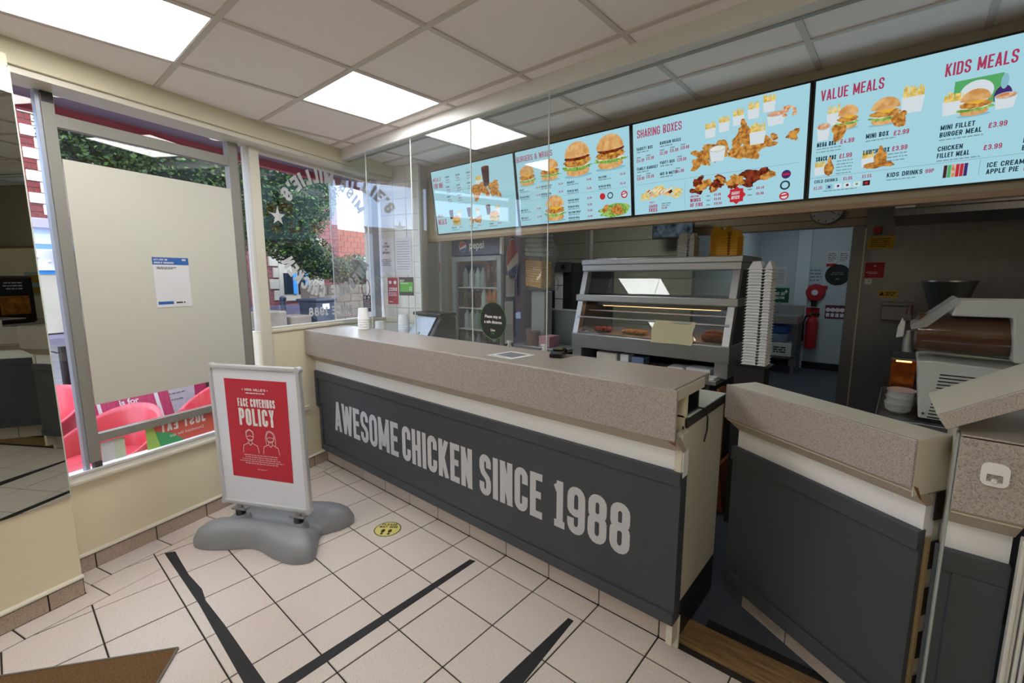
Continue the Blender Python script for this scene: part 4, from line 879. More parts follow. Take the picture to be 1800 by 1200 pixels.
# ---- takeaway boxes: one open hinged clamshell, nested
def clam(name, w, d, h, m, w2=None):
    mb = MB()
    W0 = w
    def tray(x0, w):
        P = lambda k, z: [(x0 + k, k, z), (x0 + w - k, k, z), (x0 + w - k, d - k, z), (x0 + k, d - k, z)]
        vs = P(.022, 0) + P(.004, h) + P(0, h) + P(0, h + .004) + P(.006, h + .004) + P(.024, .004)
        fs = [(3, 2, 1, 0), (20, 21, 22, 23)]
        for r in range(5):
            for i in range(4): j = (i + 1) % 4; fs.append((r * 4 + i, r * 4 + j, r * 4 + 4 + j, r * 4 + 4 + i))
        mb.add(vs, fs)
    tray(0, W0); tray(W0 + .003, w2 or W0); mb.add([(w - .002, .02, h), (w + .008, .02, h), (w + .008, d - .02, h), (w - .002, d - .02, h)], [(0, 1, 2, 3)])
    me = bpy.data.meshes.new(name); me.from_pydata([tuple(v) for v in mb.v], [], mb.f); me.materials.append(m); return me
FOAMW = mat('white_foam', 'e4e6e6', .5); FOAMY = mat('yellow_foam', 'd9a12a', .45)
def stack(me, name, n, loc, rz, dz, lab, grp, flip=False):
    for i in range(n):
        o = bpy.data.objects.new(name, me); COL.objects.link(o); o.location = (loc[0], loc[1], loc[2] + i * dz + (.05 if flip else 0)); o.rotation_euler = (math.pi if flip else 0, 0, rz); tag(o, lab, 'takeaway box', grp)
cw = clam('foam_box', .085, .14, .045, FOAMW, .05); cy = clam('yellow_foam_box', .085, .13, .05, FOAMY, .06); cw2 = clam('foam_box', .085, .12, .045, FOAMW, .05)
bs = thing('box_stand', 'dark stand carrying the tall stack of white foam boxes', 'stand', (-.66, 3.1, 0)); MB().box(-.77, -.60, 3.03, 3.17, 0.0, 1.055).build('post', M('dark_cabinet', '20211f', .6), bs); MB().box(-.79, -.58, 3.02, 3.18, 1.055, 1.062).build('plate', BLACK, bs)
stack(cw, 'foam_box', 33, (-.735, 3.17, 1.064), math.radians(0), .0182, 'white foam takeaway box nested in the tall stack right of the display', 'tall stack of white foam boxes', flip=True)
stack(cw2, 'foam_box', 9, (-1.375, 3.66, 1.754), 0, .0165, 'white foam takeaway box in the short stack on top of the display', 'short stack of white foam boxes', flip=True)
stack(cy, 'yellow_foam_box', 11, (-1.135, 3.66, 1.754), math.radians(3), .0165, 'yellow foam takeaway box in the taller yellow stack on the display', 'taller stack of yellow boxes', flip=True)
stack(cy, 'yellow_foam_box', 8, (-1.03, 3.52, 1.754), math.radians(-4), .0175, 'yellow foam takeaway box in the lower yellow stack on the display', 'lower stack of yellow boxes', flip=True)
tag(MB().add([(-2.06, 3.5, 1.753), (-1.86, 3.5, 1.753), (-1.80, 3.62, 1.757), (-2.0, 3.64, 1.757), (-2.05, 3.5, 1.765), (-1.87, 3.5, 1.768), (-1.80, 3.62, 1.771), (-2.0, 3.64, 1.766)], [(0, 3, 2, 1), (4, 5, 6, 7), (0, 1, 5, 4), (1, 2, 6, 5), (2, 3, 7, 6), (3, 0, 4, 7)]).build('folded_papers', PAPER), 'folded white papers lying on the left of the display top', 'paper')
# steel post, bracket TV
pxA = ony(1035, 450, 4.2); tag(MB().box(pxA.x - .03, pxA.x + .03, 4.17, 4.23, 0, 2.70).build('support_post', WHITE, bevel=.003), 'slim white support post behind the left end of the display', 'post')
tv = thing('wall_monitor', 'small black monitor hung high behind the stacked boxes', 'monitor', (-2.4, 5.7, 2.05)); a = ony(1147, 425, 5.7); b = ony(1221, 380, 5.7)
MB().box(a.x, b.x, 5.68, 5.72, a.z + .03, b.z).build('casing', BLACK, tv, .004); MB().box(a.x + .02, b.x - .02, 5.676, 5.681, a.z + .05, b.z - .02).build('screen', emis_noise('cctv', (.005, .008, .012), (.10, .13, .16), .5, 9), tv); MB().box(-2.4, -2.34, 5.72, 5.985, 2.2, 2.26).build('arm', BLACK, tv)
# clock
ck = thing('wall_clock', 'round white wall clock on the board above the corridor opening', 'clock', (0, 5.98, 2.1)); c = ony(1454, 368, 5.97)
MB().lathe([(.160, 0), (.160, .03), (.150, .036), (.146, .030)], (c.x, 5.985, c.z), 36, (0, -1, 0)).build('rim', mat('clock_rim', '8b8b86', .4, .5), ck, smooth=True)
MB().cyl((c.x, 5.955, c.z), (c.x, 5.953, c.z), .147, n=36).build('face', mat('clock_face', 'd3d2c9', .5), ck)
tk = MB(frame((c.x, 5.952, c.z), (1, 0, 0), (0, 0, 1)))
for i in range(12):
    a = i * math.pi / 6; u_ = Vector((math.sin(a), math.cos(a), 0)); v_ = Vector((u_.y, -u_.x, 0)) * .004; tk.add([u_ * .115 - v_, u_ * .115 + v_, u_ * .135 + v_, u_ * .135 - v_], [(0, 1, 2, 3)])
tk.build('markers', DARKINK, ck)
for nm, ang, L_ in (('hour_hand', 62, .07), ('minute_hand', 125, .11)):
    a = math.radians(ang); u_ = Vector((math.sin(a), math.cos(a), 0)); v_ = Vector((u_.y, -u_.x, 0)) * .005; MB(frame((c.x, 5.950, c.z), (1, 0, 0), (0, 0, 1))).add([u_ * -.02 - v_, u_ * -.02 + v_, u_ * L_ + v_ * .5, u_ * L_ - v_ * .5], [(0, 1, 2, 3)]).build(nm, DARKINK, ck)
# ---- drinks fridge
fx0, fx1, fy = -3.482, -2.805, 3.09
fg = thing('drinks_fridge', 'tall blue drinks fridge with pepsi header and glass door', 'fridge', (-3.14, 3.4, 0))
NAVY = mat('fridge_navy', '1b2c63', .35); GREYF = mat('fridge_grey', '7f888c', .4)
bd = MB(); bd.box(fx0, fx0 + .03, fy + .03, 3.7, .08, 1.98).box(fx1 - .03, fx1, fy + .03, 3.7, .08, 1.98).box(fx0 + .03, fx1 - .03, 3.66, 3.7, .08, 1.98).box(fx0 + .03, fx1 - .03, fy + .03, 3.66, 1.80, 1.98).box(fx0 + .03, fx1 - .03, fy + .03, 3.66, .08, .30); bd.build('body', NAVY, fg, .004)
MB().box(fx0 + .03, fx1 - .03, 3.655, 3.66, .30, 1.80).build('liner', M('fridge_liner', 'aab2b4', .5), fg)
MB().box(fx0, fx1 - .02, fy, fy + .03, 1.812, 1.975).build('header', NAVY, fg, .004); MB().box(fx1 - .02, fx1 + .003, fy - .002, fy + .03, 1.812, 1.978).build('header_trim', WHITEP, fg)
for a, b in ((fx0 + .05, fy + .1), (fx1 - .05, fy + .1), (fx0 + .05, 3.6), (fx1 - .05, 3.6)): MB().cyl((a, b, 0), (a, b, .08), .02, n=10).build('foot', BLACK, fg)
dr = MB(); dr.box(fx0 + .005, fx0 + .06, fy - .005, fy + .028, .30, 1.80).box(fx1 - .055, fx1 - .003, fy - .005, fy + .028, .30, 1.80).box(fx0 + .06, fx1 - .055, fy - .005, fy + .028, 1.755, 1.80).box(fx0 + .06, fx1 - .055, fy - .005, fy + .028, .30, .36)
door = dr.build('door', GREYF, fg, .003); MB().box(fx0 + .06, fx1 - .055, fy + .008, fy + .014, .36, 1.755).build('pane', GLASS, door); MB().box(fx1 - .035, fx1 - .02, fy - .035, fy - .005, .8, 1.25).build('handle', BLACK, door, .003)
for z in (1.505, 1.300, 1.085, .85): MB().box(fx0 + .035, fx1 - .035, fy + .05, 3.6, z - .012, z).build('shelf', WHITEP, fg)
PF = frame((fx0, fy - .0008, 1.812), (1, 0, 0), (0, 0, 1))
lg = thing  # round emblem and name on header and side
def emblem(fr, cx, cy, rx, ry, par, e=.0006):
    for nm, m_, a0, a1, z in (('emblem_white', WHITEINK, 0, 360, 0),):
        q = MB(lift(fr, e)); disc(q, cx, cy, rx, ry); q.build(nm, m_, par)
    def seg(nm, m_, fn, s):
        P = []
        for i in range(25):
            x = -1 + 2 * i / 24; P.append((x, fn(x)))
        arc = [(math.cos(t_), s * math.sin(t_)) for t_ in [math.pi * k / 24 for k in range(25)]]
        pts = [p for p in P if p[0] ** 2 + p[1] ** 2 <= .93]
        if not pts: return
        x0_, x1_ = pts[0][0], pts[-1][0]; up_ = [(a, b) for a, b in arc if x0_ - .02 <= a <= x1_ + .02 and (b * s >= s * fn(a) * s)]
        poly = pts + [(a * .96, b * .96) for a, b in up_]
        q = MB(lift(fr, e * 2)); q.add([(cx + rx * a, cy + ry * b, 0) for a, b in poly], [tuple(range(len(poly)))]); q.build(nm, m_, par)
    seg('emblem_red', M('emblem_red', 'c0283a', .4), lambda x: .05 + .38 * x, 1); seg('emblem_blue', M('emblem_blue', '2c50a0', .4), lambda x: -.35 + .25 * x, -1)
emblem(PF, .165, .085, .052, .052, fg)
q = MB(lift(PF, .0008)); soft_text(q, 'pepsi', .255, .062, .098, 'LEFT', .002); q.build('lettering', WHITEINK, fg)
SF = frame((fx1 + .0008, fy + .03, .9), (0, 1, 0), (0, 0, 1)); emblem(SF, .12, .86, .085, .20, fg)
def nf(p): lines(p, .01, .17, .10, 10, .005, .016, seed=3)
sheet('notice_sheet', frame((fx1 + .001, fy + .06, 1.42), (0, 1, 0), (0, 0, 1)), .12, .20, [PAPER, GREYINK], draw=nf, label='white notice taped to the blue side of the fridge', cat='notice')
sheet('notice_sheet', frame((fx1 + .001, fy + .04, .98), (0, 1, 0), (0, 0, 1)), .12, .40, [PAPER, GREYINK], draw=nf, label='long white list below the notice on the fridge side', cat='notice')
def bottle(col, cap):
    mb = MB(); mb.lathe([(.001, 0), (.030, .002), (.032, .02), (.032, .12), (.028, .135), (.012, .175), (.012, .19)], (0, 0, 0), 12); return mb
BM = {'cola_bottle': ('2a1210', 'b02028'), 'orange_bottle': ('b5541c', 'c97a20'), 'water_bottle': ('b9c9cf', '3a66a8'), 'green_can': ('3c7a34', '9aa0a0'), 'clear_bottle': ('8fa3a8', '2d4d8d')}
proto = {}
for k, (c1, c2) in BM.items():
    t = thing(k, 'x', 'bottle'); b = MB()
    if 'can' in k: b.lathe([(.001, 0), (.028, .003), (.032, .012), (.032, .105), (.026, .118)], (0, 0, 0), 12)
    else: b.lathe([(.001, 0), (.030, .002), (.032, .02), (.030, .07), (.032, .12), (.028, .135), (.012, .175), (.012, .188)], (0, 0, 0), 12)
    b.build('body', mat(k, c1, .2), t, smooth=True, local=True); MB().cyl((0, 0, .188 if 'can' not in k else .118), (0, 0, .205 if 'can' not in k else .121), .014 if 'can' not in k else .022, n=10).build('cap', mat(k + '_cap', c2, .4), t, local=True); proto[k] = t
used = set()
rows = [(1.505, ['clear_bottle', 'water_bottle', 'water_bottle', 'clear_bottle', 'cola_bottle', 'cola_bottle', 'clear_bottle'], 'top shelf'), (1.300, ['cola_bottle'] * 3 + ['water_bottle', 'orange_bottle', 'orange_bottle', 'orange_bottle'], 'second shelf'), (1.085, ['water_bottle', 'water_bottle', 'clear_bottle', 'green_can', 'green_can', 'green_can', 'green_can'], 'third shelf'), (.85, ['clear_bottle'] * 3 + ['cola_bottle'] * 4, 'lowest visible shelf')]
for z, ks, sh in rows:
    for i, k in enumerate(ks):
        o = proto[k] if k not in used else copy_tree(proto[k]); used.add(k)
        o.location = (fx0 + .09 + i * .082, fy + .10 + random.uniform(0, .02), z); o['group'] = '%ss on the %s of the fridge' % (k.replace('_', ' '), sh)
        o['label'] = {'cola_bottle': 'dark cola bottle', 'orange_bottle': 'orange drink bottle', 'water_bottle': 'clear water bottle with blue cap', 'green_can': 'green drinks can', 'clear_bottle': 'pale soft drink bottle'}[k] + ' on the ' + sh + ' of the drinks fridge'
        o['category'] = 'can' if 'can' in k else 'bottle'
tag(MB().box(fx0 + .10, fx0 + .30, fy + .16, fy + .30, 1.506, 1.70).build('drinks_multipack', M('multipack_blue', '23305c', .4), bevel=.004), 'dark blue drinks multipack behind the bottles on the top fridge shelf', 'multipack')
# ---- bag of yellow boxes hung beside the fridge
BAGC = thin_glass('clear_polythene', (.93, .95, .96), haze=.10)
a = ony(905, 455, 3.35); b = ony(945, 505, 3.35)
hb = thing('hanging_bag', 'clear polythene bag packed with yellow foam boxes beside the fridge', 'bag', (-2.7, 3.5, 1.5))
bagm = MB(); bagm.grid(lambda u, v: ((-2.60 + (.155 + .030 * math.sin(13 * v + 5 * u)) * math.cos(2 * math.pi * u) * (1 if v < .8 else 1 - (v - .8) * 2)), 3.42 + (.12 + .02 * math.sin(11 * v + 9 * u)) * math.sin(2 * math.pi * u), 1.48 + .57 * v), 20, 12, True); bagm.build('polythene', BAGC, hb, smooth=True)
yb = MB(frame((-2.86, 3.42, 1.52), Vector((1, 0, -.10)), (0, 1, 0)))
for i in range(11): MB(frame((-2.735, 3.335, 1.525 + .022 * i), Vector((1, 0, -.12)), (0, 1, 0))).box(.01, .20, 0, .16, 0, .020).build('foam_box', FOAMY, hb, .006)
for i in range(5): MB(frame((-2.74, 3.335, 1.80 + .042 * i), Vector((1, 0, -.05)), (0, 1, 0))).box(.0, .22, 0, .16, 0, .038).build('polythene_fold', M('pale_pack', 'b4c2cc', .5), hb, .012)
tag(MB().box(-2.72, -2.56, 3.42, 3.55, .902, 1.47).build('pale_column', M('pale_box', 'a9b3b8', .5), bevel=.01), 'pale boxed column below the hanging bag', 'cabinet')
# ---- pressure fryer, breading table
fy_ = thing('pressure_fryer', 'dark pressure fryer with control panel and label strip', 'fryer', (-3.6, 5.2, 0))
MB().box(-3.95, -3.30, 5.0, 5.6, 0.1, 1.66).build('cabinet', M('fryer_dark', '33363a', .45, .5), fy_, .006); MB().box(-3.93, -3.32, 4.97, 5.02, 1.665, 1.80).build('control_panel', STEELD, fy_, .004); MB().box(-3.95, -3.30, 5.02, 5.6, 1.66, 1.79).build('hood', M('fryer_dark', '33363a', .45, .5), fy_)
for i in range(3): MB().box(-3.56, -3.44, 4.99, 5.0, 1.14 + .18 * i, 1.31 + .18 * i).build('label_plate', WHITEP, fy_)
for i in range(2): MB().box(-3.90, -3.62, 4.962, 4.97, 1.69 + .05 * i, 1.715 + .05 * i).build('vent', BLACK, fy_)
MB().cyl((-3.42, 4.968, 1.73), (-3.42, 4.955, 1.73), .03, n=14).build('dial', BLACK, fy_)
for x in (-3.9, -3.35): MB().box(x - .03, x + .03, 5.05, 5.5, 0, .1).build('caster', BLACK, fy_)
bt = thing('breading_table', 'grey steel breading table with high splashback left of the display', 'table', (-2.6, 3.6, 0))
MB().box(-2.78, -2.18, 3.60, 3.64, .90, 1.285).build('splashback', M('grey_steel', '7f8688', .4, .6), bt, .004); MB().box(-2.78, -2.18, 3.585, 3.65, 1.283, 1.297).build('ledge', STEEL, bt, .003)
MB().box(-2.78, -2.20, 3.22, 3.50, .94, .972).build('tray', STEEL, bt, .004); MB().box(-2.77, -2.24, 3.24, 3.48, .90, .94).build('bin_body', M('fryer_dark', '33363a', .45, .5), bt)
tb = thing('sauce_tub', 'clear tub of dark red sauce on the counter by the fridge', 'tub', (-2.6, 3.12, .97)); MB().lathe([(.06, 0), (.065, .13)], (-2.60, 3.30, .974), 14).build('sauce', M('dark_sauce', '5a1712', .4), tb); MB().lathe([(.063, -.001), (.07, .15), (.072, .155)], (-2.60, 3.30, .974), 14).build('tub', BAGC, tb)
tag(MB().box(-2.50, -2.38, 3.26, 3.42, .974, 1.07).build('pink_carton', M('pink_carton', 'b98a9a', .6), bevel=.004), 'pink carton beside the sauce tub near the fridge', 'carton')
# ---- steel hood, soap boxes and signs on the steel wall
hood = thing('extraction_hood', 'steel extraction hood above the steel wall', 'hood', (.8, 5.4, 2.1))
MB().box(-.13, 1.75, 4.95, 5.95, 2.155, 2.70).build('canopy', STEELW, hood, .004); MB().box(-.13, 1.75, 4.97, 5.93, 2.10, 2.155).build('lip', STEELD, hood); MB().box(-.125, .0, 4.946, 4.95, 2.16, 2.26).build('label_plate', WHITEP, hood)
def wsign(x0, y0, x1, y1, Y, mats, lab, cat='sign', draw=None, nm='wall_sign'):
    a = ony(x0, y1, Y); b = ony(x1, y0, Y)
    return sheet(nm, frame((a.x, Y, a.z), (1, 0, 0), (0, 0, 1)), b.x - a.x, b.z - a.z, mats, th=.003, label=lab, cat=cat, draw=(lambda p: draw(p, b.x - a.x, b.z - a.z)) if draw else None)
YEL = mat('sign_yellow', 'c89a1c', .5); NAV = mat('sign_navy', '16294f', .5); GRNS = mat('sign_green', '0f5a3c', .5); GRNB = mat('sign_lime', '57b82a', .5); SRED = mat('sign_red', 'b0202c', .5)
fineL = lambda n, c=0: (lambda p, w, h: (p.mat(c), lines(p, w * .1, h * .78, w * .8, n, h * .5 / n * .55, h * .75 / n, seed=n)))
wsign(1525, 414, 1573, 438, 5.945, [YEL, DARKINK], 'yellow notice high on the steel wall', draw=fineL(5))
wsign(1519, 461, 1556, 488, 5.945, [SRED, WHITEINK], 'red notice on the steel wall below the yellow one', draw=lambda p, w, h: (star(p, w * .5, h * .78, h * .1, 4), lines(p, w * .08, h * .35, w * .84, 1, h * .03, 1), lines(p, w * .2, h * .26, w * .6, 1, h * .03, 1)))
wsign(1544, 511, 1579, 522, 5.945, [YEL, DARKINK], 'small yellow hazard label on the steel wall', draw=lambda p, w, h: (star(p, w * .16, h * .45, h * .42, 3, .5), lines(p, w * .36, h * .6, w * .55, 2, h * .16, h * .32)))
sw_ = thing('isolator_switch', 'small grey switch box on the steel wall beneath the red notice', 'switch', (0, 5.9, 1.5)); a = ony(1519, 500, 5.94); b = ony(1534, 490, 5.94); MB().box(a.x, b.x, 5.92, 5.95, a.z, b.z).build('box', PAPER, sw_, .004); MB().box(a.x + .04, b.x - .03, 5.915, 5.92, a.z + .03, b.z - .015).build('display', BLACK, sw_)
sd = thing('alarm_sounder', 'square alarm unit with red centre above the yellow notice', 'alarm', (-.3, 5.9, 2.0)); a = ony(1534, 412, 5.94); b = ony(1552, 398, 5.94); MB().box(a.x, b.x, 5.90, 5.95, a.z, b.z).build('box', M('sounder_grey', '6d6a66', .5), sd, .004); MB().cyl(((a.x + b.x) / 2, 5.90, (a.z + b.z) / 2), ((a.x + b.x) / 2, 5.885, (a.z + b.z) / 2), .035, n=16).build('lens', SRED, sd)
cb = thing('steel_wall_box', 'steel dispenser box on the steel wall', 'box', (.0, 5.8, 1.2)); a = ony(1549, 560, 5.9); b = ony(1606, 531, 5.9); MB().box(a.x, b.x, 5.75, 5.95, a.z, b.z).build('body', STEELW, cb, .005); MB().box(a.x, b.x, 5.745, 5.75, b.z - .04, b.z - .03).build('lid_seam', BLACK, cb)
hp = thing('steel_hopper', 'tapered dark steel hopper in front of the steel wall', 'hopper', (.25, 5.0, 1.3)); a = ony(1645, 493, 5.2); b = ony(1695, 493, 5.2); MB().lathe([(.085, 0), (.17, .30), (.175, .30), (.172, .312)], ((a.x + b.x) / 2, 5.2, a.z - .31), 20).build('cone', STEELD, hp, smooth=True); MB().box((a.x + b.x) / 2 - .16, (a.x + b.x) / 2 + .16, 5.05, 5.35, 0, a.z - .31).build('base_unit', M('fryer_dark', '33363a', .45, .5), hp)
# ---- corridor wall signs and equipment
Yc = 9.40
wsign(1355, 506, 1388, 531, Yc + .015, [GRNS, WHITEINK], 'green first aid sign on the corridor wall', draw=lambda p, w, h: (txt_fit(p, 'FIRST AID', w * .12, w * .75, h * .50, h * .22, .18), txt_fit(p, 'LOCATION', w * .12, w * .75, h * .24, h * .18, .18), rect(p, w * .80, w * .86, h * .62, h * .9), rect(p, w * .74, w * .92, h * .72, h * .8)))
wsign(1360, 468, 1384, 502, Yc + .015, [PAPER, GREYINK], 'pale printed list above the first aid sign', draw=fineL(9))
wsign(1453, 441, 1473, 463, Yc + .015, [PAPER, DARKINK], 'left of two framed notices on the corridor wall', draw=fineL(5)); wsign(1474, 441, 1494, 463, Yc + .015, [PAPER, DARKINK], 'right of two framed notices on the corridor wall', draw=fineL(5))
wsign(1420, 469, 1449, 500, Yc + .015, [M('pale_sheet', 'b6c4d4', .6), GREYINK], 'pale blue sheet above the fire bell', draw=fineL(4))
wsign(1452, 463, 1471, 468, Yc + .015, [SRED, WHITEINK], 'thin red strip sign below the framed notices')
wsign(1416, 541, 1441, 557, Yc + .015, [SRED, YEL], 'dark red fire point sign above the extinguisher', draw=lambda p, w, h: (star(p, w * .4, h * .35, h * .2, 6), star(p, w * .7, h * .35, h * .2, 6)))
wsign(1449, 537, 1486, 559, Yc + .015, [M('plum', '6e2a48', .5), WHITEINK], 'plum safety poster right of the fire point sign', draw=lambda p, w, h: [rect(p, w * (.06 + .24 * i), w * (.24 + .24 * i), h * .12, h * .4) for i in range(4)] + [disc(p, w * (.15 + .24 * i), h * .65, h * .16, h * .16, 12) for i in range(4)])
a = ony(1472, 483, Yc); od = thing('round_sign', 'round black sign on the corridor wall', 'sign', (a.x, Yc, a.z)); MB().cyl((a.x, Yc + .02, a.z), (a.x, Yc + .012, a.z), .175, n=30).build('disc', M('sticker_black2', '131b1a', .5), od); q = MB(frame((a.x, Yc + .010, a.z), (1, 0, 0), (0, 0, 1))); lines(q, 0, .03, .22, 2, .015, .03, 'c'); lines(q, 0, -.08, .07, 1, .02, .03, 'c'); q.build('print', GREYINK, od)
a = ony(1433, 514, Yc); fb = thing('fire_bell', 'red fire alarm bell on the corridor wall', 'alarm bell', (a.x, Yc, a.z)); MB().lathe([(.14, .02), (.15, .04), (.13, .09), (.07, .10)], (a.x, Yc + .04, a.z), 24, (0, -1, 0)).build('gong', SRED, fb, smooth=True); MB().lathe([(.05, 0), (.045, .012)], (a.x, Yc - .06, a.z), 16, (0, -1, 0)).build('badge', PAPER, fb); MB().box(a.x - .17, a.x + .17, Yc, Yc + .02, a.z + .05, a.z + .12).build('bracket', SRED, fb, .01); MB().box(a.x - .04, a.x + .04, Yc - .06, Yc, a.z - .24, a.z - .15).build('clapper', BLACK, fb)
a = ony(1423, 612, Yc - .1); b = ony(1423, 566, Yc - .1); fe = thing('fire_extinguisher', 'red fire extinguisher hung on the corridor wall', 'fire extinguisher', (a.x, Yc - .1, a.z)); MB().lathe([(.07, 0), (.09, .01), (.09, .46), (.07, .52), (.03, .55), (.03, .58)], (a.x, Yc - .1, a.z), 20).build('cylinder', SRED, fe, smooth=True); MB().box(a.x - .02, a.x + .10, Yc - .12, Yc - .08, a.z + .57, a.z + .62).build('handle', BLACK, fe, .005); MB().tube([(a.x - .02, Yc - .1, a.z + .58), (a.x - .10, Yc - .1, a.z + .55), (a.x - .13, Yc - .1, a.z + .42), (a.x - .12, Yc - .1, a.z + .12)], .018, 8).build('hose', BLACK, fe, smooth=True)
wt = thing('corridor_sink', 'steel corridor sink stand with boxes on its shelf', 'sink', (-1.9, 8.8, 0)); a = ony(1340, 560, 8.6); b = ony(1402, 560, 8.6); z0 = ony(1395, 565, 8.6).z; z1 = ony(1395, 556, 8.6).z
MB().box(a.x - .3, b.x, 8.6, 9.2, z0 - .05, z1).build('basin', STEEL, wt, .006); MB().box(a.x - .3, b.x, 9.16, 9.2, z1, z1 + .15).build('upstand', STEEL, wt)
for x in (a.x - .28, b.x - .05):
    for y in (8.62, 9.1): MB().box(x, x + .05, y, y + .05, 0, z0 - .05).build('leg', STEELD, wt)
zs = ony(1390, 628, 8.6).z; MB().box(a.x - .3, b.x, 8.62, 9.15, zs - .02, zs).build('shelf', STEELD, wt)
tp = ony(1365, 556, 8.9); MB().tube([(tp.x, 9.1, z1), (tp.x, 9.1, z1 + .16), (tp.x, 9.03, z1 + .20), (tp.x, 8.97, z1 + .15)], .018, 8).build('tap', STEEL, wt, smooth=True)
a2 = ony(1350, 626, 8.65); b2 = ony(1392, 604, 8.65); bx2 = thing('white_carton', 'white printed carton on the corridor sink shelf', 'carton', (a2.x, 8.8, zs)); MB().box(a2.x, b2.x, 8.65, 9.0, zs + .002, b2.z).build('carton', WHITEP, bx2, .004); q = MB(frame((a2.x, 8.648, zs), (1, 0, 0), (0, 0, 1))); w_ = b2.x - a2.x; h_ = b2.z - zs; txt_fit(q, 'FRYING OIL', w_ * .2, w_ * .85, h_ * .5, h_ * .16, .18) if False else lines(q, w_ * .2, h_ * .6, w_ * .6, 3, h_ * .1, h_ * .17); q.build('print', DARKINK, bx2)
for i, (c1, lab) in enumerate((('3b66b5', 'blue wrapped pack stacked on the white carton'), ('8f9db5', 'pale blue wrapped pack under the blue pack'))): tag(MB().box(a2.x - .02, b2.x - .08, 8.66, 9.0, b2.z + .002 + (1 - i) * .15, b2.z + .148 + (1 - i) * .15).build('wrapped_pack', mat('pack%d' % i, c1, .4, noise=.3, scale=12), bevel=.02), lab, 'pack')
# ---- slush machine on the side counter behind the flap
Ys = 2.95; ZC = 0.900
sm = thing('slush_machine', 'white slush machine with brown drink in its clear bowl', 'drinks machine', (.4, 3.1, ZC))
OFFW = mat('machine_white', 'd2d5cf', .35); CLEAR = thin_glass('clear_bowl', (.92, .93, .92))
def sp(x, y, Y=Ys): p = ony(x, y, Y); return (p.x, p.z)
XR_ = .80
MB().prism([sp(1612, 634), sp(1640, 634), (XR_, sp(1790, 660)[1]), (XR_, ZC + .012), (sp(1612, 742)[0], ZC + .012)], Ys, Ys + .40, 'y').build('body', OFFW, sm, .008)
for i in range(16):
    z = sp(1660, 660)[1] - i * .0165; a = sp(1652 - i * 1.0, 660)[0]; MB().box(a, a + .21, Ys - .002, Ys + .002, z, z + .0055).build('vent_slot', BLACK, sm)
q = sp(1622, 726); MB().cyl((q[0], Ys - .003, q[1]), (q[0], Ys + .002, q[1]), .006, n=10).build('screw', STEELD, sm)
for x in (sp(1661, 742)[0], XR_ - .06): MB().box(x, x + .03, Ys - .004, Ys + .03, ZC + .001, ZC + .013).build('rubber_foot', BLACK, sm)
MB().prism([sp(1686, 528), (XR_, sp(1790, 528)[1]), (XR_, sp(1785, 640)[1]), sp(1783, 640), sp(1783, 560), sp(1672, 556)], Ys + .03, Ys + .36, 'y').build('hopper_cover', OFFW, sm, .008)
DR = mat('brown_drink', '6b4630', .12, coat=.6)
cx0 = sp(1606, 590)[0]; rz_ = (sp(1700, 555)[1] - sp(1700, 632)[1]) / 2; cz = (sp(1700, 555)[1] + sp(1700, 632)[1]) / 2; LB = sp(1784, 600)[0] - cx0
MB().lathe([(rz_ * .55, 0), (rz_ * .93, .010), (rz_ * .95, .12), (rz_ * .95, LB - .004)], (cx0 + .004, Ys + .17, cz), 28, (1, 0, 0)).build('drink', DR, sm, smooth=True)
MB().lathe([(rz_ * .6, 0), (rz_ * 1.0, .008), (rz_ * 1.03, .024), (rz_ * .99, .036), (rz_ * 1.0, LB)], (cx0, Ys + .17, cz), 28, (1, 0, 0)).build('bowl', CLEAR, sm, smooth=True)
ch = [sp(*p) for p in ((1600, 572), (1622, 562), (1684, 522), (1688, 534), (1630, 575), (1602, 580))]
MB().add([(a, Ys + .02, b) for a, b in ch] + [(a, Ys + .32, b) for a, b in ch], [(5, 4, 3, 2, 1, 0), (6, 7, 8, 9, 10, 11)] + [(i, (i + 1) % 6, 6 + (i + 1) % 6, 6 + i) for i in range(6)]).build('chute_lid', thin_glass('frosted_lid', (.9, .92, .93), haze=.30), sm, .004)
MB().prism([sp(1586, 562), sp(1592, 570), sp(1588, 596), sp(1574, 598), sp(1577, 580)], Ys + .13, Ys + .20, 'y').build('tap_lever', OFFW, sm, .004)
MB().cyl((sp(1596, 610)[0], Ys + .165, sp(1596, 625)[1]), (sp(1596, 600)[0], Ys + .165, sp(1596, 585)[1]), .022, n=14).build('tap_body', STEEL, sm, smooth=True)
MB().cyl((sp(1598, 560)[0], Ys + .165, sp(1598, 556)[1]), (sp(1598, 570)[0], Ys + .165, sp(1598, 538)[1]), .015, .011, n=12).build('tap_knob', M('dark_red_knob', '3a0d0c', .3), sm, smooth=True)
xs0 = sp(1545, 745)[0]
sc_ = thing('side_counter', 'dark steel side counter carrying the slush machine', 'counter', (.4, 3.2, 0))
MB().box(xs0 - .02, .90, 2.88, 3.75, ZC - .04, ZC).build('top', STEELD, sc_, .003); MB().box(xs0, .88, 2.92, 3.7, .0, ZC - .04).build('cabinet', M('dark_cabinet', '20211f', .6), sc_, .003)
wb = thing('food_warmer', 'clear-fronted warmer glowing orange beside the slush machine', 'food warmer', (.05, 3.2, ZC))
a = sp(1563, 665, 3.16); b = sp(1612, 634, 3.16); MB().box(a[0], b[0], 3.20, 3.40, ZC + .001, b[1]).build('copper_back', mat('copper_glow', 'b0602a', .25, .9, noise=.3, scale=30), wb, .006)
MB().box(a[0], b[0], 3.12, 3.40, b[1], b[1] + .012).build('lamp_hood', STEELD, wb); MB().cyl((a[0] + .02, 3.15, b[1] - .008), (b[0] - .02, 3.15, b[1] - .008), .004, n=10).build('heat_bar', emis('heat_bar', (1, .40, .10), 5.0), wb)
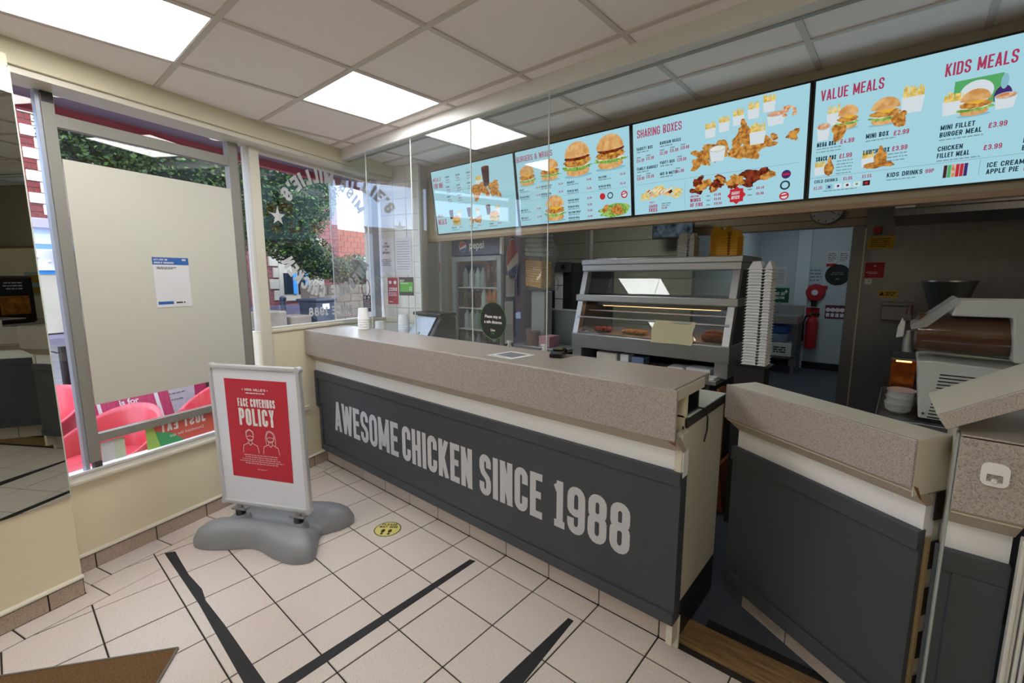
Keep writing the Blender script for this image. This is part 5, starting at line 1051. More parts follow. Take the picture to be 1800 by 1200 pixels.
c0 = sp(1548, 700, 2.97)[0]; c1 = sp(1607, 700, 2.97)[0]; zt_ = sp(1560, 672, 2.97)[1]
MB().box(c0, c1, 2.955, 2.960, ZC + .001, zt_).build('clear_front', CLEAR, wb); MB().box(c0, c0 + .005, 2.96, 3.19, ZC + .001, zt_).build('clear_side', CLEAR, wb)
for i in range(3):
    q = MB(); x0 = (c0 + c1) / 2 + .008 + .003 * i; q.lathe([(.036, 0), (.052, .014), (.058, .048), (.061, .050)], (x0, 3.06, ZC + .002 + .034 * i), 16, sx=1.0, sy=1.4); tag(q.build('plastic_tub', WHITEP, smooth=True), ('lowest', 'middle', 'topmost')[i] + ' white plastic tub stacked beside the slush machine', 'tub', 'white tubs by the slush machine')
# black machine with picture, seen only in the mirror
dm = thing('drinks_dispenser', 'black drinks dispenser with orange food picture seen in the mirror', 'drinks machine', (1.45, 2.9, 1.05))
MB().box(1.2, 1.7, 2.66, 3.10, 1.05, 1.62).build('case', BLACK, dm, .03); MB().box(1.192, 1.2, 2.74, 3.03, 1.16, 1.38).build('picture', mat('dispenser_picture', 'a8681f', .4, noise=.6, scale=18), dm)
q = MB(frame((1.197, 3.0, 1.45), (0, -1, 0), (0, 0, 1))); lines(q, .02, .08, .2, 3, .012, .035); q.build('lettering', PAPER, dm)
dc = thing('side_cupboard', 'cream cupboard below the black drinks dispenser', 'cupboard', (1.45, 2.9, 0)); MB().box(1.15, 1.74, 2.3, 3.6, 0, 1.0).build('carcass', CREAM, dc, .004); MB().box(1.12, 1.74, 2.28, 3.62, 1.0, 1.048).build('top', FASCIA, dc, .003)
sheet('wall_poster', frame((1.746, 3.60, 1.35), (0, -1, 0), (0, 0, 1)), .2, .32, [M('poster_blue', '8aa7b5', .6), M('poster_ochre', '9a7a2a', .6)], draw=lambda p: (rect(p, .03, .17, .18, .28), rect(p, .05, .15, .03, .12)), label='small blue poster on the cream wall seen in the mirror', cat='poster')
# ================================================================== CUSTOMER SIDE
# ---- frosted board and leaflet on the window
tag(MB(WALL).box(1.229, 2.106, 0.006, 0.016, 0.905, 2.198).build('window_board', mat('frosted_board', 'c9c8bb', .55), bevel=.0015), 'large plain off-white board filling the left window', 'board')
BLU = mat('notice_blue', '2f62ac', .55)
lf = frame(wp(1.580, 0.0045, 1.418), WD, (0, 0, 1))
def nd(p):
    p.mat(0); rect(p, 0, .203, .258, .302); p.c = 0; P0 = p.m; rect(p, .01, .095, .018, .036); p.m = lift(P0, .0005)
    p.mat(1); txt(p, "LET'S STOP THE", .008, .283, .010, .5, .18); txt(p, 'SPREAD OF CORONAVIRUS', .008, .265, .010, .45, .18); txt(p, 'NHS', .165, .284, .011, .6, .2)
    p.mat(2); lines(p, .02, .240, .12, 2, .004, .008); lines(p, .11, .022, .07, 1, .009, .01); p.m = P0
sheet('notice_sheet', lf, .203, .302, [PAPER, BLU, WHITEINK, DARKINK], draw=nd, label='white notice with blue heading stuck on the window board', cat='notice')
# ---- window lettering (reads from the street)
VF = frame(wp(2.955, 0.0205, 1.96), -WD, (0, 0, 1))
lg = thing('window_lettering', 'white round shop emblem lettering with star seen from behind on the street window', 'lettering', m=VF)
for sb in ((0, 4), (5, 13)): m = MB(VF); txt(m, "MISS MILLIE'S", 0, 0, .112, .60, .23, .14, 'c', path=(0, 0, .425, 90, 1), sub=sb); m.build('top_lettering', VINYL, lg)
for sb in ((0, 7), (8, 15)): m = MB(VF); txt(m, 'AWESOME CHICKEN', 0, 0, .112, .60, .23, .15, 'c', path=(0, 0, .54, 270, -1), sub=sb); m.build('ring_lettering', VINYL, lg)
for sx in (-1, 1): m = MB(VF); star(m, .485 * sx, .10, .07); m.build('star', VINYL, lg)
m = MB(VF); txt_fit(m, 'SINCE 1988', -.235, .255, -.685, .075, .2, .14); m.build('since_lettering', VINYL, lg)
def blu(p): p.mat(0); lines(p, .01, .11, .085, 5, .008, .018); disc(p, .025, .14, .015, .015); disc(p, .075, .14, .015, .015)
sheet('window_sticker', frame(wp(3.335, .0205, 1.268), WD, (0, 0, 1)), .105, .16, [mat('sticker_navy', '232f63', .5), WHITEINK], draw=blu, label='navy sticker low in the street window beside the cups', cat='sticker')
rs = MB(frame(wp(3.38, .0200, 1.50), WD, (0, 0, 1))); ring(rs, 0, 0, .06, .085, .012); tag(rs.build('round_window_sticker', M('sticker_pinkred', 'b04a55', .5)), 'faded red ring sticker above the navy sticker', 'sticker')
# lower pane: delivery sticker and leaflets
JE = frame(wp(1.87, .034, .556), -WD, (0, 0, 1))
je = thing('delivery_sticker', 'orange and green delivery sticker JUST EAT low in the left window', 'sticker', m=JE)
q = MB(JE).box(0, .41, 0, .185, 0, .0008); q.build('film', mat('je_orange', 'dd6a5c', .4), je)
for pts, mm in (([(.20, 0), (.34, 0), (.36, .10), (.27, .07)], '4fae72'), ([(.34, 0), (.41, 0), (.41, .185), (.38, .185)], 'a9cf6a')):
    q = MB(lift(JE, -.0009)); q.add([(a, b, 0) for a, b in pts], [(3, 2, 1, 0)]); q.build('colour_patch', mat('patch' + mm, mm, .4), je)
q = MB(lift(JE, -.0018)); txt_fit(q, 'JUST EAT', .06, .33, .085, .06, .2, .14); soft_text(q, 'Download the app', .18, .045, .028); q.build('lettering', WHITEINK, je)
q = MB(lift(JE, .0018)); txt_fit(q, 'JUST EAT', .06, .33, .085, .06, .2, .14); q.build('lettering', WHITEINK, je)
tag(MB(WALL).box(1.238, 1.30, .030, .034, .565, .68).build('window_leaflet', PAPER), 'white leaflet in the corner of the lower left pane', 'leaflet'); tag(MB(WALL).box(1.301, 1.35, .030, .034, .562, .682).build('window_leaflet', M('green_leaflet', 'c9d6c0', .6)), 'pale green leaflet beside the white one in the lower left pane', 'leaflet')
# ---- notices on the tiled pier (x runs into the room)
def pierf(o, z): return frame(wp(PIER_S - .008, o, z), WN, (0, 0, 1))
def psheet(o0, o1, z0, z1, mats, lab, draw=None, cat='notice'): return sheet('wall_notice_sheet', pierf(o0, z0), o0 - o1, z1 - z0, mats, draw=draw, label=lab, cat=cat)
psheet(.055, -.135, 1.622, 1.98, [PAPER, DARKINK], 'white terms notice on the tiled pier above the red ZERO sign', lambda p: (txt(p, 'USE', .095, .30, .02, .5, .18, al='c'), txt(p, 'CLOTHING', .095, .27, .02, .5, .18, al='c'), txt(p, 'AT', .095, .24, .02, .5, .18, al='c'), txt(p, 'ENTRANCE', .095, .21, .02, .5, .18, al='c'), lines(p, .095, .15, .14, 5, .006, .014, 'c')))
psheet(-.150, -.350, 1.622, 1.98, [PAPER, GREYINK], 'white printed list on the tiled pier above the green sign', lambda p: lines(p, .02, .32, .16, 12, .005, .024))
psheet(-.044, -.170, 1.335, 1.596, [SRED, WHITEINK], 'red ZERO sign on the tiled pier', lambda p: (txt_fit(p, 'ZERO', .012, .115, .13, .035, .2), disc(p, .032, .215, .018, .018), disc(p, .092, .215, .018, .018), lines(p, .01, .11, .105, 3, .006, .014), lines(p, .015, .02, .06, 1, .008, .01)))
psheet(-.184, -.360, 1.424, 1.600, [M('sign_black', '1c211b', .5), GRNB, WHITEINK], 'black and lime green rating sign on the tiled pier', lambda p: (p.mat(0), rect(p, .012, .168, .035, .13), p.mat(1), lines(p, .012, .145, .06, 2, .007, .012), setattr(p, 'm', lift(p.m, .0005)), p.mat(1), lines(p, .02, .115, .13, 1, .006, .012), ring(p, .14, .065, .015, .018, .006)), 'sign')
psheet(.110, .020, 1.392, 1.585, [WHITEP, GREYINK], 'narrow white sign at the left of the tiled pier', lambda p: lines(p, .02, .15, .05, 4, .006, .03)); psheet(.118, .018, 1.262, 1.388, [WHITEP, BLU], 'small white and blue sign under the narrow white sign', lambda p: (rect(p, .015, .06, .075, .105), rect(p, .015, .06, .02, .05)))
Yn = 3.347
for (x0, y0, x1, y1, mats, lab, dr_) in ((744, 461, 773, 477, [M('sign_maroon', 'a03040', .5), WHITEINK], 'maroon notice on the grey wall left of the fridge', fineL(2)), (745, 483, 774, 533, [M('grey_sheet', 'aab0b6', .6), GREYINK], 'grey hand-washing sheet under the maroon notice', fineL(8))): wsign(x0, y0, x1, y1, Yn, mats, lab, 'notice', dr_)
# ---- things on and behind the counter
CUP = mat('foam_cup', 'e9eaec', .45)
def cups(x, y, z, n, r, lab, grp, rz=0):
    for i in range(n):
        q = MB(); q.lathe([(r * .98, 0), (r, .004), (r, .010), (r * .97, .012), (r * .80, .095), (r * .76, .098)], (x, y, z + .019 * i), 18); tag(q.build('foam_cup', CUP, smooth=True), lab, 'cup', grp)
c = onz(637, 576, 1.178); cups(-3.33, 1.985, 1.179, 5, .047, 'white foam cup in the upturned stack at the window end of the counter', 'upturned cups by the window')
cups(-3.42, 2.44, 1.056, 7, .052, 'white foam cup in the wide stack behind the acrylic screen', 'upturned cups behind the screen'); cups(-3.56, 2.28, 1.036, 5, .045, 'white foam cup in the short stack nearest the pier', 'upturned cups near the pier')
lb = thing('steel_ledge', 'low steel ledge with rail along the tiled pier', 'ledge', (-3.45, 2.5, 1.03)); MB().box(-3.62, -3.38, 2.36, 2.56, 1.036, 1.055).build('plate', STEEL, lb, .003); MB().box(-3.62, -3.38, 2.55, 2.56, 1.055, 1.14).build('rail', STEEL, lb, .002)
ps = thing('till_terminal', 'black till terminal with pale sloping screen behind the counter', 'till', (-3.25, 2.55, 1.03))
MB().prism([(2.40, 1.036), (2.72, 1.036), (2.72, 1.25), (2.62, 1.285), (2.56, 1.265), (2.42, 1.06)], -3.36, -3.02, 'x').build('housing', BLACK, ps, .008)
MB(frame((-3.345, 2.418, 1.075), (1, 0, 0), (0, .135, .195))).box(.01, .27, .0, .215, 0, .004).build('screen', mat('till_screen', 'b9c3d4', .15), ps)
MB().box(-3.39, -2.99, 2.52, 2.70, 1.262, 1.292).build('visor', BLACK, ps, .01)
tag(MB().lathe([(.004, 0), (.004, .10), (.012, .104), (.010, .115)], (-3.02, 2.30, 1.036), 8).build('pump_nozzle', WHITEP, smooth=True), 'thin white pump nozzle in front of the till', 'pump')
cr = thing('card_reader', 'black card reader lying on the counter at the screen end', 'card reader', (-1.38, 1.97, 1.179), math.radians(20)); CRF = FR[cr]
MB(CRF).prism([(-.055, 0), (.06, 0), (.065, .03), (.045, .045), (-.02, .030), (-.055, .018)], -.035, .035, 'x').build('body', mat('gloss_black', '0e0f10', .12), cr, .006)
MB(CRF @ Matrix.Rotation(math.radians(14), 4, 'X')).box(-.026, .026, .0, .040, .034, .040).build('display', mat('reader_lcd', '2b302b', .1), cr, .002)
for i in range(9): MB(CRF @ Matrix.Rotation(math.radians(12), 4, 'X')).box(-.024 + .017 * (i % 3), -.012 + .017 * (i % 3), -.045 + .014 * (i // 3), -.036 + .014 * (i // 3), .024, .029).build('key', M('reader_key', '3a3b3d', .4), cr)
cs = [onz(855, 624, 1.179), onz(905, 633, 1.179), onz(942, 624, 1.179), onz(888, 613, 1.179)]
cu_ = cs[1] - cs[0]; cv = cs[3] - cs[0]; fr_ = frame(cs[0], cu_, (Vector((0, 0, 1)).cross(cu_)))
sheet('counter_notice', fr_, .19, .19, [WHITEP, GREYINK, DARKINK], draw=lambda p: (p.mat(0), rect(p, .03, .16, .04, .16), p.mat(1), lines(p, .02, .015, .15, 1, .006, .01)), label='white notice card taped flat on the counter top', cat='notice')
for (x, y, lab) in ((-1.93, 2.20, 'small sanitiser bottle behind the acrylic screen, by the sticker'), (-1.66, 2.22, 'small white pump bottle behind the acrylic screen, by the card reader')):
    bt_ = thing('pump_bottle', lab, 'bottle', (x, y, 1.034)); MB().lathe([(.024, 0), (.028, .01), (.028, .10), (.012, .125), (.012, .14)], (x, y, 1.036), 14).build('body', WHITEP, bt_, smooth=True); MB().box(x - .022, x + .012, y - .008, y + .008, 1.176, 1.190).build('pump', WHITEP, bt_, .003)
# ---- swing poster stand
PF_ = Matrix.Translation((-2.88, .992, 0)) @ Matrix.Rotation(math.radians(27.46), 4, 'Z')
ps_ = thing('poster_stand', 'grey swing poster stand showing the red FACE COVERINGS POLICY poster', 'sign stand', m=PF_)
BASEG = mat('grey_moulded_plastic', '8b8f95', .42, noise=.03, scale=6, bump=.05, bscale=200)
half = [(.41, -.185), (.385, -.245), (.30, -.268), (.17, -.245), (0, -.195), (-.17, -.245), (-.30, -.268), (-.385, -.245), (-.41, -.185), (-.38, -.11), (-.325, -.05), (-.305, 0)]
out = half + [(-a, -b) for a, b in half]
def catmull(P, n):
    R = []; L_ = len(P)
    for i in range(L_):
        p0, p1, p2, p3 = [Vector(P[(i + k) % L_]) for k in (-1, 0, 1, 2)]
        for k in range(n):
            t_ = k / n; R.append(.5 * ((2 * p1) + (p2 - p0) * t_ + (2 * p0 - 5 * p1 + 4 * p2 - p3) * t_ ** 2 + (-p0 + 3 * p1 - 3 * p2 + p3) * t_ ** 3))
    return R
oc = catmull(out, 4); NR = 16
def bfn(u, v):
    p = oc[int(round(u * len(oc))) % len(oc)]
    if v > .93: return (p.x * 1.0, p.y * 1.0 + .04, .012 + (.026 if v < .97 else -.010))
    r = v / .93; x = p.x * r; y = p.y * r; hump = min(1, abs(y) / .15); hump = hump * hump * (3 - 2 * hump)
    e = (1 - r ** 5) ** .5; return (x, y + .04, .030 + (.052 + .062 * hump) * e)
b = MB(PF_ @ Matrix.Translation((.03, 0, 0))); b.grid(bfn, len(oc), NR, True); base_o = b.build('base', BASEG, ps_, smooth=True)
for sx in (-.20, .225):
    MB(PF_).lathe([(.062, .07), (.055, .10), (.048, .112), (.034, .116)], (sx, 0, 0), 20).build('socket', BASEG, base_o, smooth=True)
    sp_ = MB(PF_).lathe([(.026, .108), (.026, .150)], (sx, 0, 0), 16).build('spring', BLACK, ps_, smooth=True)
    for k in range(6): MB(PF_).lathe([(.0265, 0), (.029, .002), (.0265, .004)], (sx, 0, .112 + k * .0065), 14).build('coil', BLACK, sp_, smooth=True)
    MB(PF_).box(sx - .05, sx + .05, -.022, .022, .148, .160).build('clamp', ALU, ps_, .003)
    MB(PF_).cyl((sx, 0, .16), (sx, 0, .19), .018, n=12).build('spigot', ALU, ps_)
MB(PF_).cyl((.03, -.03, .075), (.03, -.03, .088), .022, n=16).build('filler_cap', BASEG, base_o)
PN = PF_ @ Matrix.Translation((0, 0, .185)) @ Matrix.Rotation(math.radians(1.2), 4, 'X')
FRM = mat('satin_frame', 'd0d3d9', .35, .4); wd, ht = .642, .90
for nm, (a0, a1, c0, c1) in (('frame_rail', (-wd / 2, wd / 2, 0, .026)), ('frame_rail', (-wd / 2, wd / 2, ht - .026, ht)), ('frame_stile', (-wd / 2, -wd / 2 + .026, .026, ht - .026)), ('frame_stile', (wd / 2 - .026, wd / 2, .026, ht - .026))): MB(PN).box(a0, a1, -.016, .016, c0, c1).build(nm, FRM, ps_, .007)
for x in (-1, 1):
    for z in (.0, ht): MB(PN).cyl((x * (wd / 2 - .014), -.0165, z + (.014 if z == 0 else -.014)), (x * (wd / 2 - .014), .0165, z + (.014 if z == 0 else -.014)), .019, n=16).build('corner_cap', FRM, ps_)
MB(PN).box(-wd / 2 + .02, wd / 2 - .02, -.004, .010, .02, ht - .02).build('backing', mat('poster_white', 'dfe4f0', .5), ps_)
po = MB(PN).add([(-.215, -.0052, .815), (-.221, -.0052, .190), (.214, -.0052, .182), (.224, -.0052, .812)], [(0, 1, 2, 3)]).build('red_poster', RED, ps_)
TFr = PN @ frame((0, -.0062, 0), (1, 0, 0), (0, 0, 1))
q = MB(TFr); star(q, -.088, .752, .006); star(q, .088, .752, .006); txt_fit(q, "MISS MILLIE'S", -.072, .076, .745, .015, .2, .14); lines(q, 0, .728, .18, 1, .006, .01, 'c'); q.build('lettering', WHITEINK, po)
q = MB(TFr); txt_fit(q, 'FACE COVERINGS', -.131, .133, .645, .052, .16, .08); q.build('lettering', WHITEINK, po)
q = MB(TFr); txt_fit(q, 'POLICY', -.131, .122, .527, .108, .16, .08); q.build('lettering', WHITEINK, po)
q = MB(TFr); lines(q, 0, .335, .33, 5, .006, .0135, 'c'); lines(q, 0, .245, .09, 1, .005, .01, 'c'); q.build('small_print', M('pink_ink', 'e0a8b0', .6), po)['kind'] = 'stuff'
for cx, lng in ((-.068, 0), (.078, 1)):
    q = MB(TFr); LN = lambda pts, c=0: _ribbon(q, pts, c, .0028, lambda p: (p[0], p[1], 0))
    LN([(cx + .026 * math.cos(a), .462 + .034 * math.sin(a)) for a in [2 * math.pi * k / 20 for k in range(20)]], 1)
    LN([(cx - .024, .455), (cx, .462), (cx + .024, .455)]); LN([(cx - .022, .44), (cx, .434), (cx + .022, .44)])
    LN([(cx - .012, .43), (cx - .014, .415), (cx - .05, .398), (cx - .058, .352)]); LN([(cx + .012, .43), (cx + .014, .415), (cx + .05, .398), (cx + .058, .352)]); LN([(cx - .014, .415), (cx, .40), (cx + .014, .415)])
    if lng: LN([(cx - .028, .41), (cx - .034, .46), (cx - .02, .497), (cx + .006, .503), (cx + .03, .485), (cx + .036, .45), (cx + .034, .41)])
    else: LN([(cx - .027, .462), (cx - .026, .488), (cx, .503), (cx + .026, .488), (cx + .027, .462)])
    q.build('face_outline', WHITEINK, po)
# ---- floor tapes, sticker, mat
def tape(pts, lab): tag(MB().prism(pts, -.0004, .0016).build('floor_tape', TAPE), lab, 'tape')
A = [onz(*p, 0)[:2] for p in ((289, 972), (308, 969), (317, 985), (332, 1010), (355, 1035), (362, 1056), (395, 1098), (470, 1205), (428, 1200), (350, 1062))]
tape([A[0], A[1], A[2], A[3], A[4], A[5], A[6], A[7], A[8], A[9]], 'wide ragged black floor tape running from the window wall past the poster stand')
a0, a1 = onz(826, 983, 0), onz(836, 986, 0); b0_, b1_ = onz(505, 1190, 0), onz(545, 1190, 0); ex_ = lambda p, q, k: (p.x + (q.x - p.x) * k, p.y + (q.y - p.y) * k)
tape([a0[:2], a1[:2], ex_(a1, onz(520, 1200, 0), 1.3), ex_(a0, onz(488, 1200, 0), 1.3)], 'long straight black floor tape crossing the tiles in front of the counter')
a0, a1 = onz(999, 1086, 0), onz(1008, 1091, 0); tape([a0[:2], a1[:2], ex_(a1, onz(920, 1200, 0), 2.2), ex_(a0, onz(878, 1200, 0), 2.2)], 'short black floor tape nearest the camera ending by the counter')
fs = thing('floor_sticker', 'round yellow footprint sticker PLEASE WAIT HERE on the tiles', 'sticker', (-2.37, 1.515, 0)); SFm = Matrix.Translation((-2.37, 1.515, .0012)) @ Matrix.Rotation(math.radians(38), 4, 'Z')
q = MB(SFm); q.prism([(.086 * math.cos(k * math.pi / 18), .086 * math.sin(k * math.pi / 18)) for k in range(36)], -.0016, 0); q.build('disc', mat('sticker_yellow', 'd6cc78', .5), fs)
q = MB(lift(SFm, .0006)); ring(q, 0, 0, .085, .085, .006); txt_fit(q, 'PLEASE', -.05, .05, .040, .022, .2); txt_fit(q, 'WAIT HERE', -.06, .06, .012, .022, .2)
for k in (-1, 1): disc(q, .022 * k, -.022, .012, .020); disc(q, .022 * k, -.054, .009, .010)
q.build('print', M('sticker_brown', '3a3320', .5), fs)
mp = [onz(313, 1140, 0), onz(0, 1190, 0)]; md = (mp[0] - mp[1]).normalized(); mn = Vector((-md.y, md.x, 0)); 
if mn.dot(Vector((-mp[0].x, -mp[0].y, 0))) < 0: mn = -mn
me_ = (onz(278, 1200, 0) - mp[0]).normalized()
mt = thing('door_mat', 'brown coir door mat in the lower left corner', 'mat', (-2.4, 0, 0)); COIR = mat('coir', '7a5a36', .95, noise=.4, scale=160, bump=.8, bscale=400)
pA = mp[0]; pB = mp[0] - md * .9; pC = pB + me_ * .6; pD = pA + me_ * .6
MB().prism([pA[:2], pB[:2], pC[:2], pD[:2]], -.001, .006).build('pile', COIR, mt); 
for u0, u1 in ((pA, pB), (pA, pD)): dd = (u1 - u0).normalized(); nn_ = Vector((-dd.y, dd.x, 0)) * .004; MB().prism([(u0 - nn_)[:2], (u1 - nn_)[:2], (u1 + nn_)[:2], (u0 + nn_)[:2]], -.001, .008).build('edging', M('mat_edge', '6a665c', .6), mt)
# ================================================================== STREET OUTSIDE
W_ = lambda: MB(WALL)
PAVE = mat('paving', '5f5d5c', .85, noise=.2, scale=5, bump=.2, bscale=20)
g_ = struct(W_().box(-6, 34, .16, 40, -.25, -.03).build('ground_street', PAVE))
SETT = mat('paving_sett', '6d6b69', .85, noise=.2, scale=9)
for i in range(12):
    for j in range(6): W_().box(.4 + i * .42, .4 + i * .42 + .41, .3 + j * .42, .3 + j * .42 + .41, -.035, -.02 + .004 * ((i * 7 + j * 3) % 3)).build('paving_slab', SETT, g_, .004, seg=1)
# canopy over the shop window
cn = thing('shop_canopy', 'purple-grey canopy soffit with red edge over the shop window', 'canopy', wp(2, .5, 2.5))
W_().box(-3, 8, .17, .78, 2.66, 2.72).build('soffit', mat('soffit_purple', '6d6480', .6), cn); W_().box(-3, 8, .76, .82, 2.60, 2.80).build('edge', mat('canopy_red', 'a82c46', .5), cn)
for s in (1.42, 2.36): W_().lathe([(.045, 0), (.05, .01), (.035, .012)], (s, .5, 2.648), 16).build('downlight', mat('downlight', 'e8e4da', .4, emit=.6), cn)
# brick facades opposite
BRICK = mat('red_brick', '7a3432', .85, noise=.18, scale=3); STONE = mat('pale_stone', 'a8a192', .8, noise=.06, scale=2); BRICKP = mat('pink_brick', '84504e', .85, noise=.15, scale=3); MORT = mat('brick_mortar', '7a5a54', .9)
SKYB = mat('frame_blue', '2f86cf', .5); DGL = mat('dark_window', '1c2430', .1)
def facade(name, lab, s0, s1, o, z1, bm, courses, win, z0=-.03, bz=.22):
    t = thing(name, lab, 'building', wp((s0 + s1) / 2, o, z0)); W_().box(s0, s1, o, o + 6, z0, z1).build('wall', MORT, t)
    n = int((z1 - z0) / bz)
    if courses:
        st_ = W_()
        for k in range(n):
            x = s0 - (.25 if k % 2 else 0)
            while x < s1:
                a = max(x, s0); b = min(x + .49, s1)
                if b - a > .02: st_.box(a + .01, b - .01, o - .02, o, z0 + k * bz + .01, z0 + (k + 1) * bz - .01)
                x += .5
        w_ = st_.build('brickwork', bm, t); w_['kind'] = 'stuff'
    return t
O1 = 13.0
def s_at(x, y, o): p = on(x, y, WN, WC - o); return WD.dot(p), p.z
fa = facade('corner_building', 'red brick building with white quoins and blue shopfront across the street', 1.0, 8.6, O1, 9.5, BRICK, True, None, bz=.15)
sq_, _ = s_at(62, 250, O1); sR, _ = s_at(83, 250, O1)
k = 0; z = 3.2
while z < 9.3:
    L_ = (.50 if k % 2 else .26); W_().box(sR - L_, sR + .9, O1 - .05, O1 + .1, z + .01, z + .265).build('quoin', mat('quoin_white', 'e8e2d2', .7) if k == 0 else _qm, fa, .01, seg=1)
    if k == 0: _qm = [m_ for m_ in bpy.data.materials if m_.name.startswith('quoin_white')][0]
    z += .275; k += 1
W_().box(1.0, 8.6, O1 - .25, O1, 2.85, 3.1).build('cornice', M('cornice_grey', 'a89fb0', .7), fa, .02); W_().box(1.0, 8.6, O1 - .12, O1, 2.45, 2.85).build('fascia_board', M('pale_blue_board', 'b9c6e2', .6), fa); W_().box(1.0, 8.6, O1 - .15, O1 - .12, 2.30, 2.44).build('scroll_band', M('scroll_blue', '5f86d0', .6), fa)
p0, _ = s_at(66, 500, O1); p1, _ = s_at(100, 500, O1)
W_().box(p0 - .2, p1, O1 - .35, O1, .15, 1.75).build('pilaster', STONE, fa, .02); W_().lathe([(.26, 0), (.27, .1), (.30, .18), (.33, .28), (.42, .42), (.45, .5), (.40, .52)], ((p0 + p1) / 2 - .1, O1 - .2, 1.78), 12).build('capital', WHITEP, fa, smooth=True)
for i in range(7): W_().lathe([(.02, 0), (.06, .05), (.02, .12)], ((p0 + p1) / 2 - .45 + .12 * i, O1 - .48, 1.95 + .1 * (i % 3)), 8).build('acanthus_leaf', WHITEP, fa, smooth=True)
W_().box(p0 - .3, p1 + 1.5, O1 - .37, O1 - .05, 1.68, 1.78).build('blue_band', SKYB, fa); W_().box(p1, p1 + 1.6, O1 - .06, O1 + .02, .95, 1.68).build('shop_window', DGL, fa); W_().box(p1, p1 + 1.6, O1 - .08, O1, 1.78, 2.3).build('shop_window', DGL, fa); W_().box(p1 - .02, p1 + 1.6, O1 - .2, O1, .72, .95).build('blue_sill', SKYB, fa); W_().box(p1, p1 + 1.6, O1 - .12, O1, .2, .72).build('stall_riser', WHITEP, fa, .01)
W_().box(0, 9, O1 - 1.4, O1, -.03, .12).build('raised_pavement', M('purple_paving', '6a6274', .8), fa)
u0, v0 = s_at(100, 285, O1); u1, v1 = s_at(125, 225, O1); W_().box(u0 - .25, u1 + .5, O1 - .06, O1, v0 - .15, v1 + .3).build('window_surround', STONE, fa); W_().box(u0, u1 + .3, O1 - .08, O1 - .05, v0, v1).build('window', DGL, fa)
O2 = 12.0
fb_ = facade('far_building', 'pink brick building with stone window surround and blue frames behind the street tree', 9.4, 14.9, O2, 7.5, BRICKP, True, None, bz=.16)
a, za = s_at(489, 500, O2); b, zb_ = s_at(543, 440, O2); W_().box(a, b + .6, O2 - .10, O2, .7, zb_ + .5).build('stone_surround', STONE, fb_, .02)
for k in range(5): W_().box(a - .22 - .15 * (k % 2), a, O2 - .08, O2, .75 + .42 * k, .75 + .42 * k + .36).build('quoin', STONE, fb_, .01, seg=1)
for x0, x1, y0, y1 in ((497, 516, 480, 517), (522, 537, 480, 517), (517, 540, 438, 462)):
    c0_, d0 = s_at(x0, y1, O2); c1_, d1 = s_at(x1, y0, O2); w_ = W_().box(c0_, c1_, O2 - .13, O2 - .09, d0, d1).build('window', DGL, fb_); W_().box(c1_ - .16, c1_, O2 - .16, O2 - .12, d0, d1).build('blue_frame', SKYB, w_)
W_().box(9.4, 14.9, O2 - .12, O2, -.03, .55).build('purple_plinth', M('plinth_purple', '625b74', .8), fb_)
fc = facade('terracotta_building', 'low orange-red building at the end of the street', 15.5, 30, 16, 4.2, mat('terracotta', '9c5c48', .85, noise=.1, scale=1), True, None, bz=.3)
for i in range(4): W_().box(17 + i * 3, 18.2 + i * 3, 15.9, 16, 1.2, 2.8).build('window', mat('pale_pane%d' % i, 'c9ccd6', .4), fc)
fd = facade('rendered_building', 'low pale rendered building further left across the street', -12, .6, 13.5, 3.5, mat('pale_render', '8f8884', .8), False, None)
for i in range(4): W_().box(-9 + i * 2.4, -7.8 + i * 2.4, 13.4, 13.5, .8, 2.2).build('window', DGL, fd)
# garden wall, planters, bin, bollard, lamp post
LIME = mat('limestone', '6b6052', .9, noise=.2, scale=6)
sW, _ = s_at(546, 540, 8.6)
gw = struct(W_().box(sW, sW + 7, 8.6, 9.0, -.03, 1.35).build('wall_street', LIME)); 
for k in range(5):
    for i in range(10): W_().box(sW + i * .7 + (.3 if k % 2 else 0), sW + i * .7 + .68 + (.3 if k % 2 else 0), 8.56, 8.6, k * .26, k * .26 + .25).build('stone_block', LIME, gw, .012, seg=1)
for (x0, x1, y0, y1, lab) in ((472, 504, 546, 578, 'rough limestone block by the window post'), (512, 548, 553, 573, 'long limestone block left of the wheelie bin')):
    o_ = 6.4; c0_, d0 = s_at(x0, y1, o_); c1_, d1 = s_at(x1, y0, o_); tag(W_().box(c0_, c1_, o_, o_ + .6, -.03, d1).build('stone_bench', LIME, bevel=.03), lab, 'stone block')
wbn = thing('wheelie_bin', 'dark blue wheelie bin on the pavement behind the lettering', 'bin', wp(9.0, 6.4, -.03)); c0_, _ = s_at(556, 560, 6.3); c1_, _ = s_at(590, 560, 6.3); NB = mat('bin_blue', '1b2233', .5)
W_().prism([(c0_ + .06, -.0), (c1_ - .06, -.0), (c1_, .98), (c0_, .98)], 6.3, 6.9, 'y').build('body', NB, wbn, .02); W_().box(c0_ - .04, c1_ + .04, 6.22, 6.95, .98, 1.05).build('lid', NB, wbn, .02); W_().box((c0_ + c1_) / 2 - .1, (c0_ + c1_) / 2 + .12, 6.285, 6.30, .78, .92).build('label', PAPER, wbn)
for k in (c0_ + .08, c1_ - .08): W_().cyl((k, 6.85, .08), (k + .06, 6.85, .08), .11, n=14).build('wheel', BLACK, wbn)
bo = thing('street_bollard', 'navy street bollard in front of the pink brick building', 'bollard', wp(10.6, 10.5, -.03)); c0_, d0 = s_at(497, 520, 10.5); W_().lathe([(.10, 0), (.09, .1), (.09, .85), (.11, .87), (.11, .95), (.05, 1.0)], (c0_, 10.5, -.03), 14).build('post', M('bollard_navy', '2a3346', .5), bo, smooth=True)
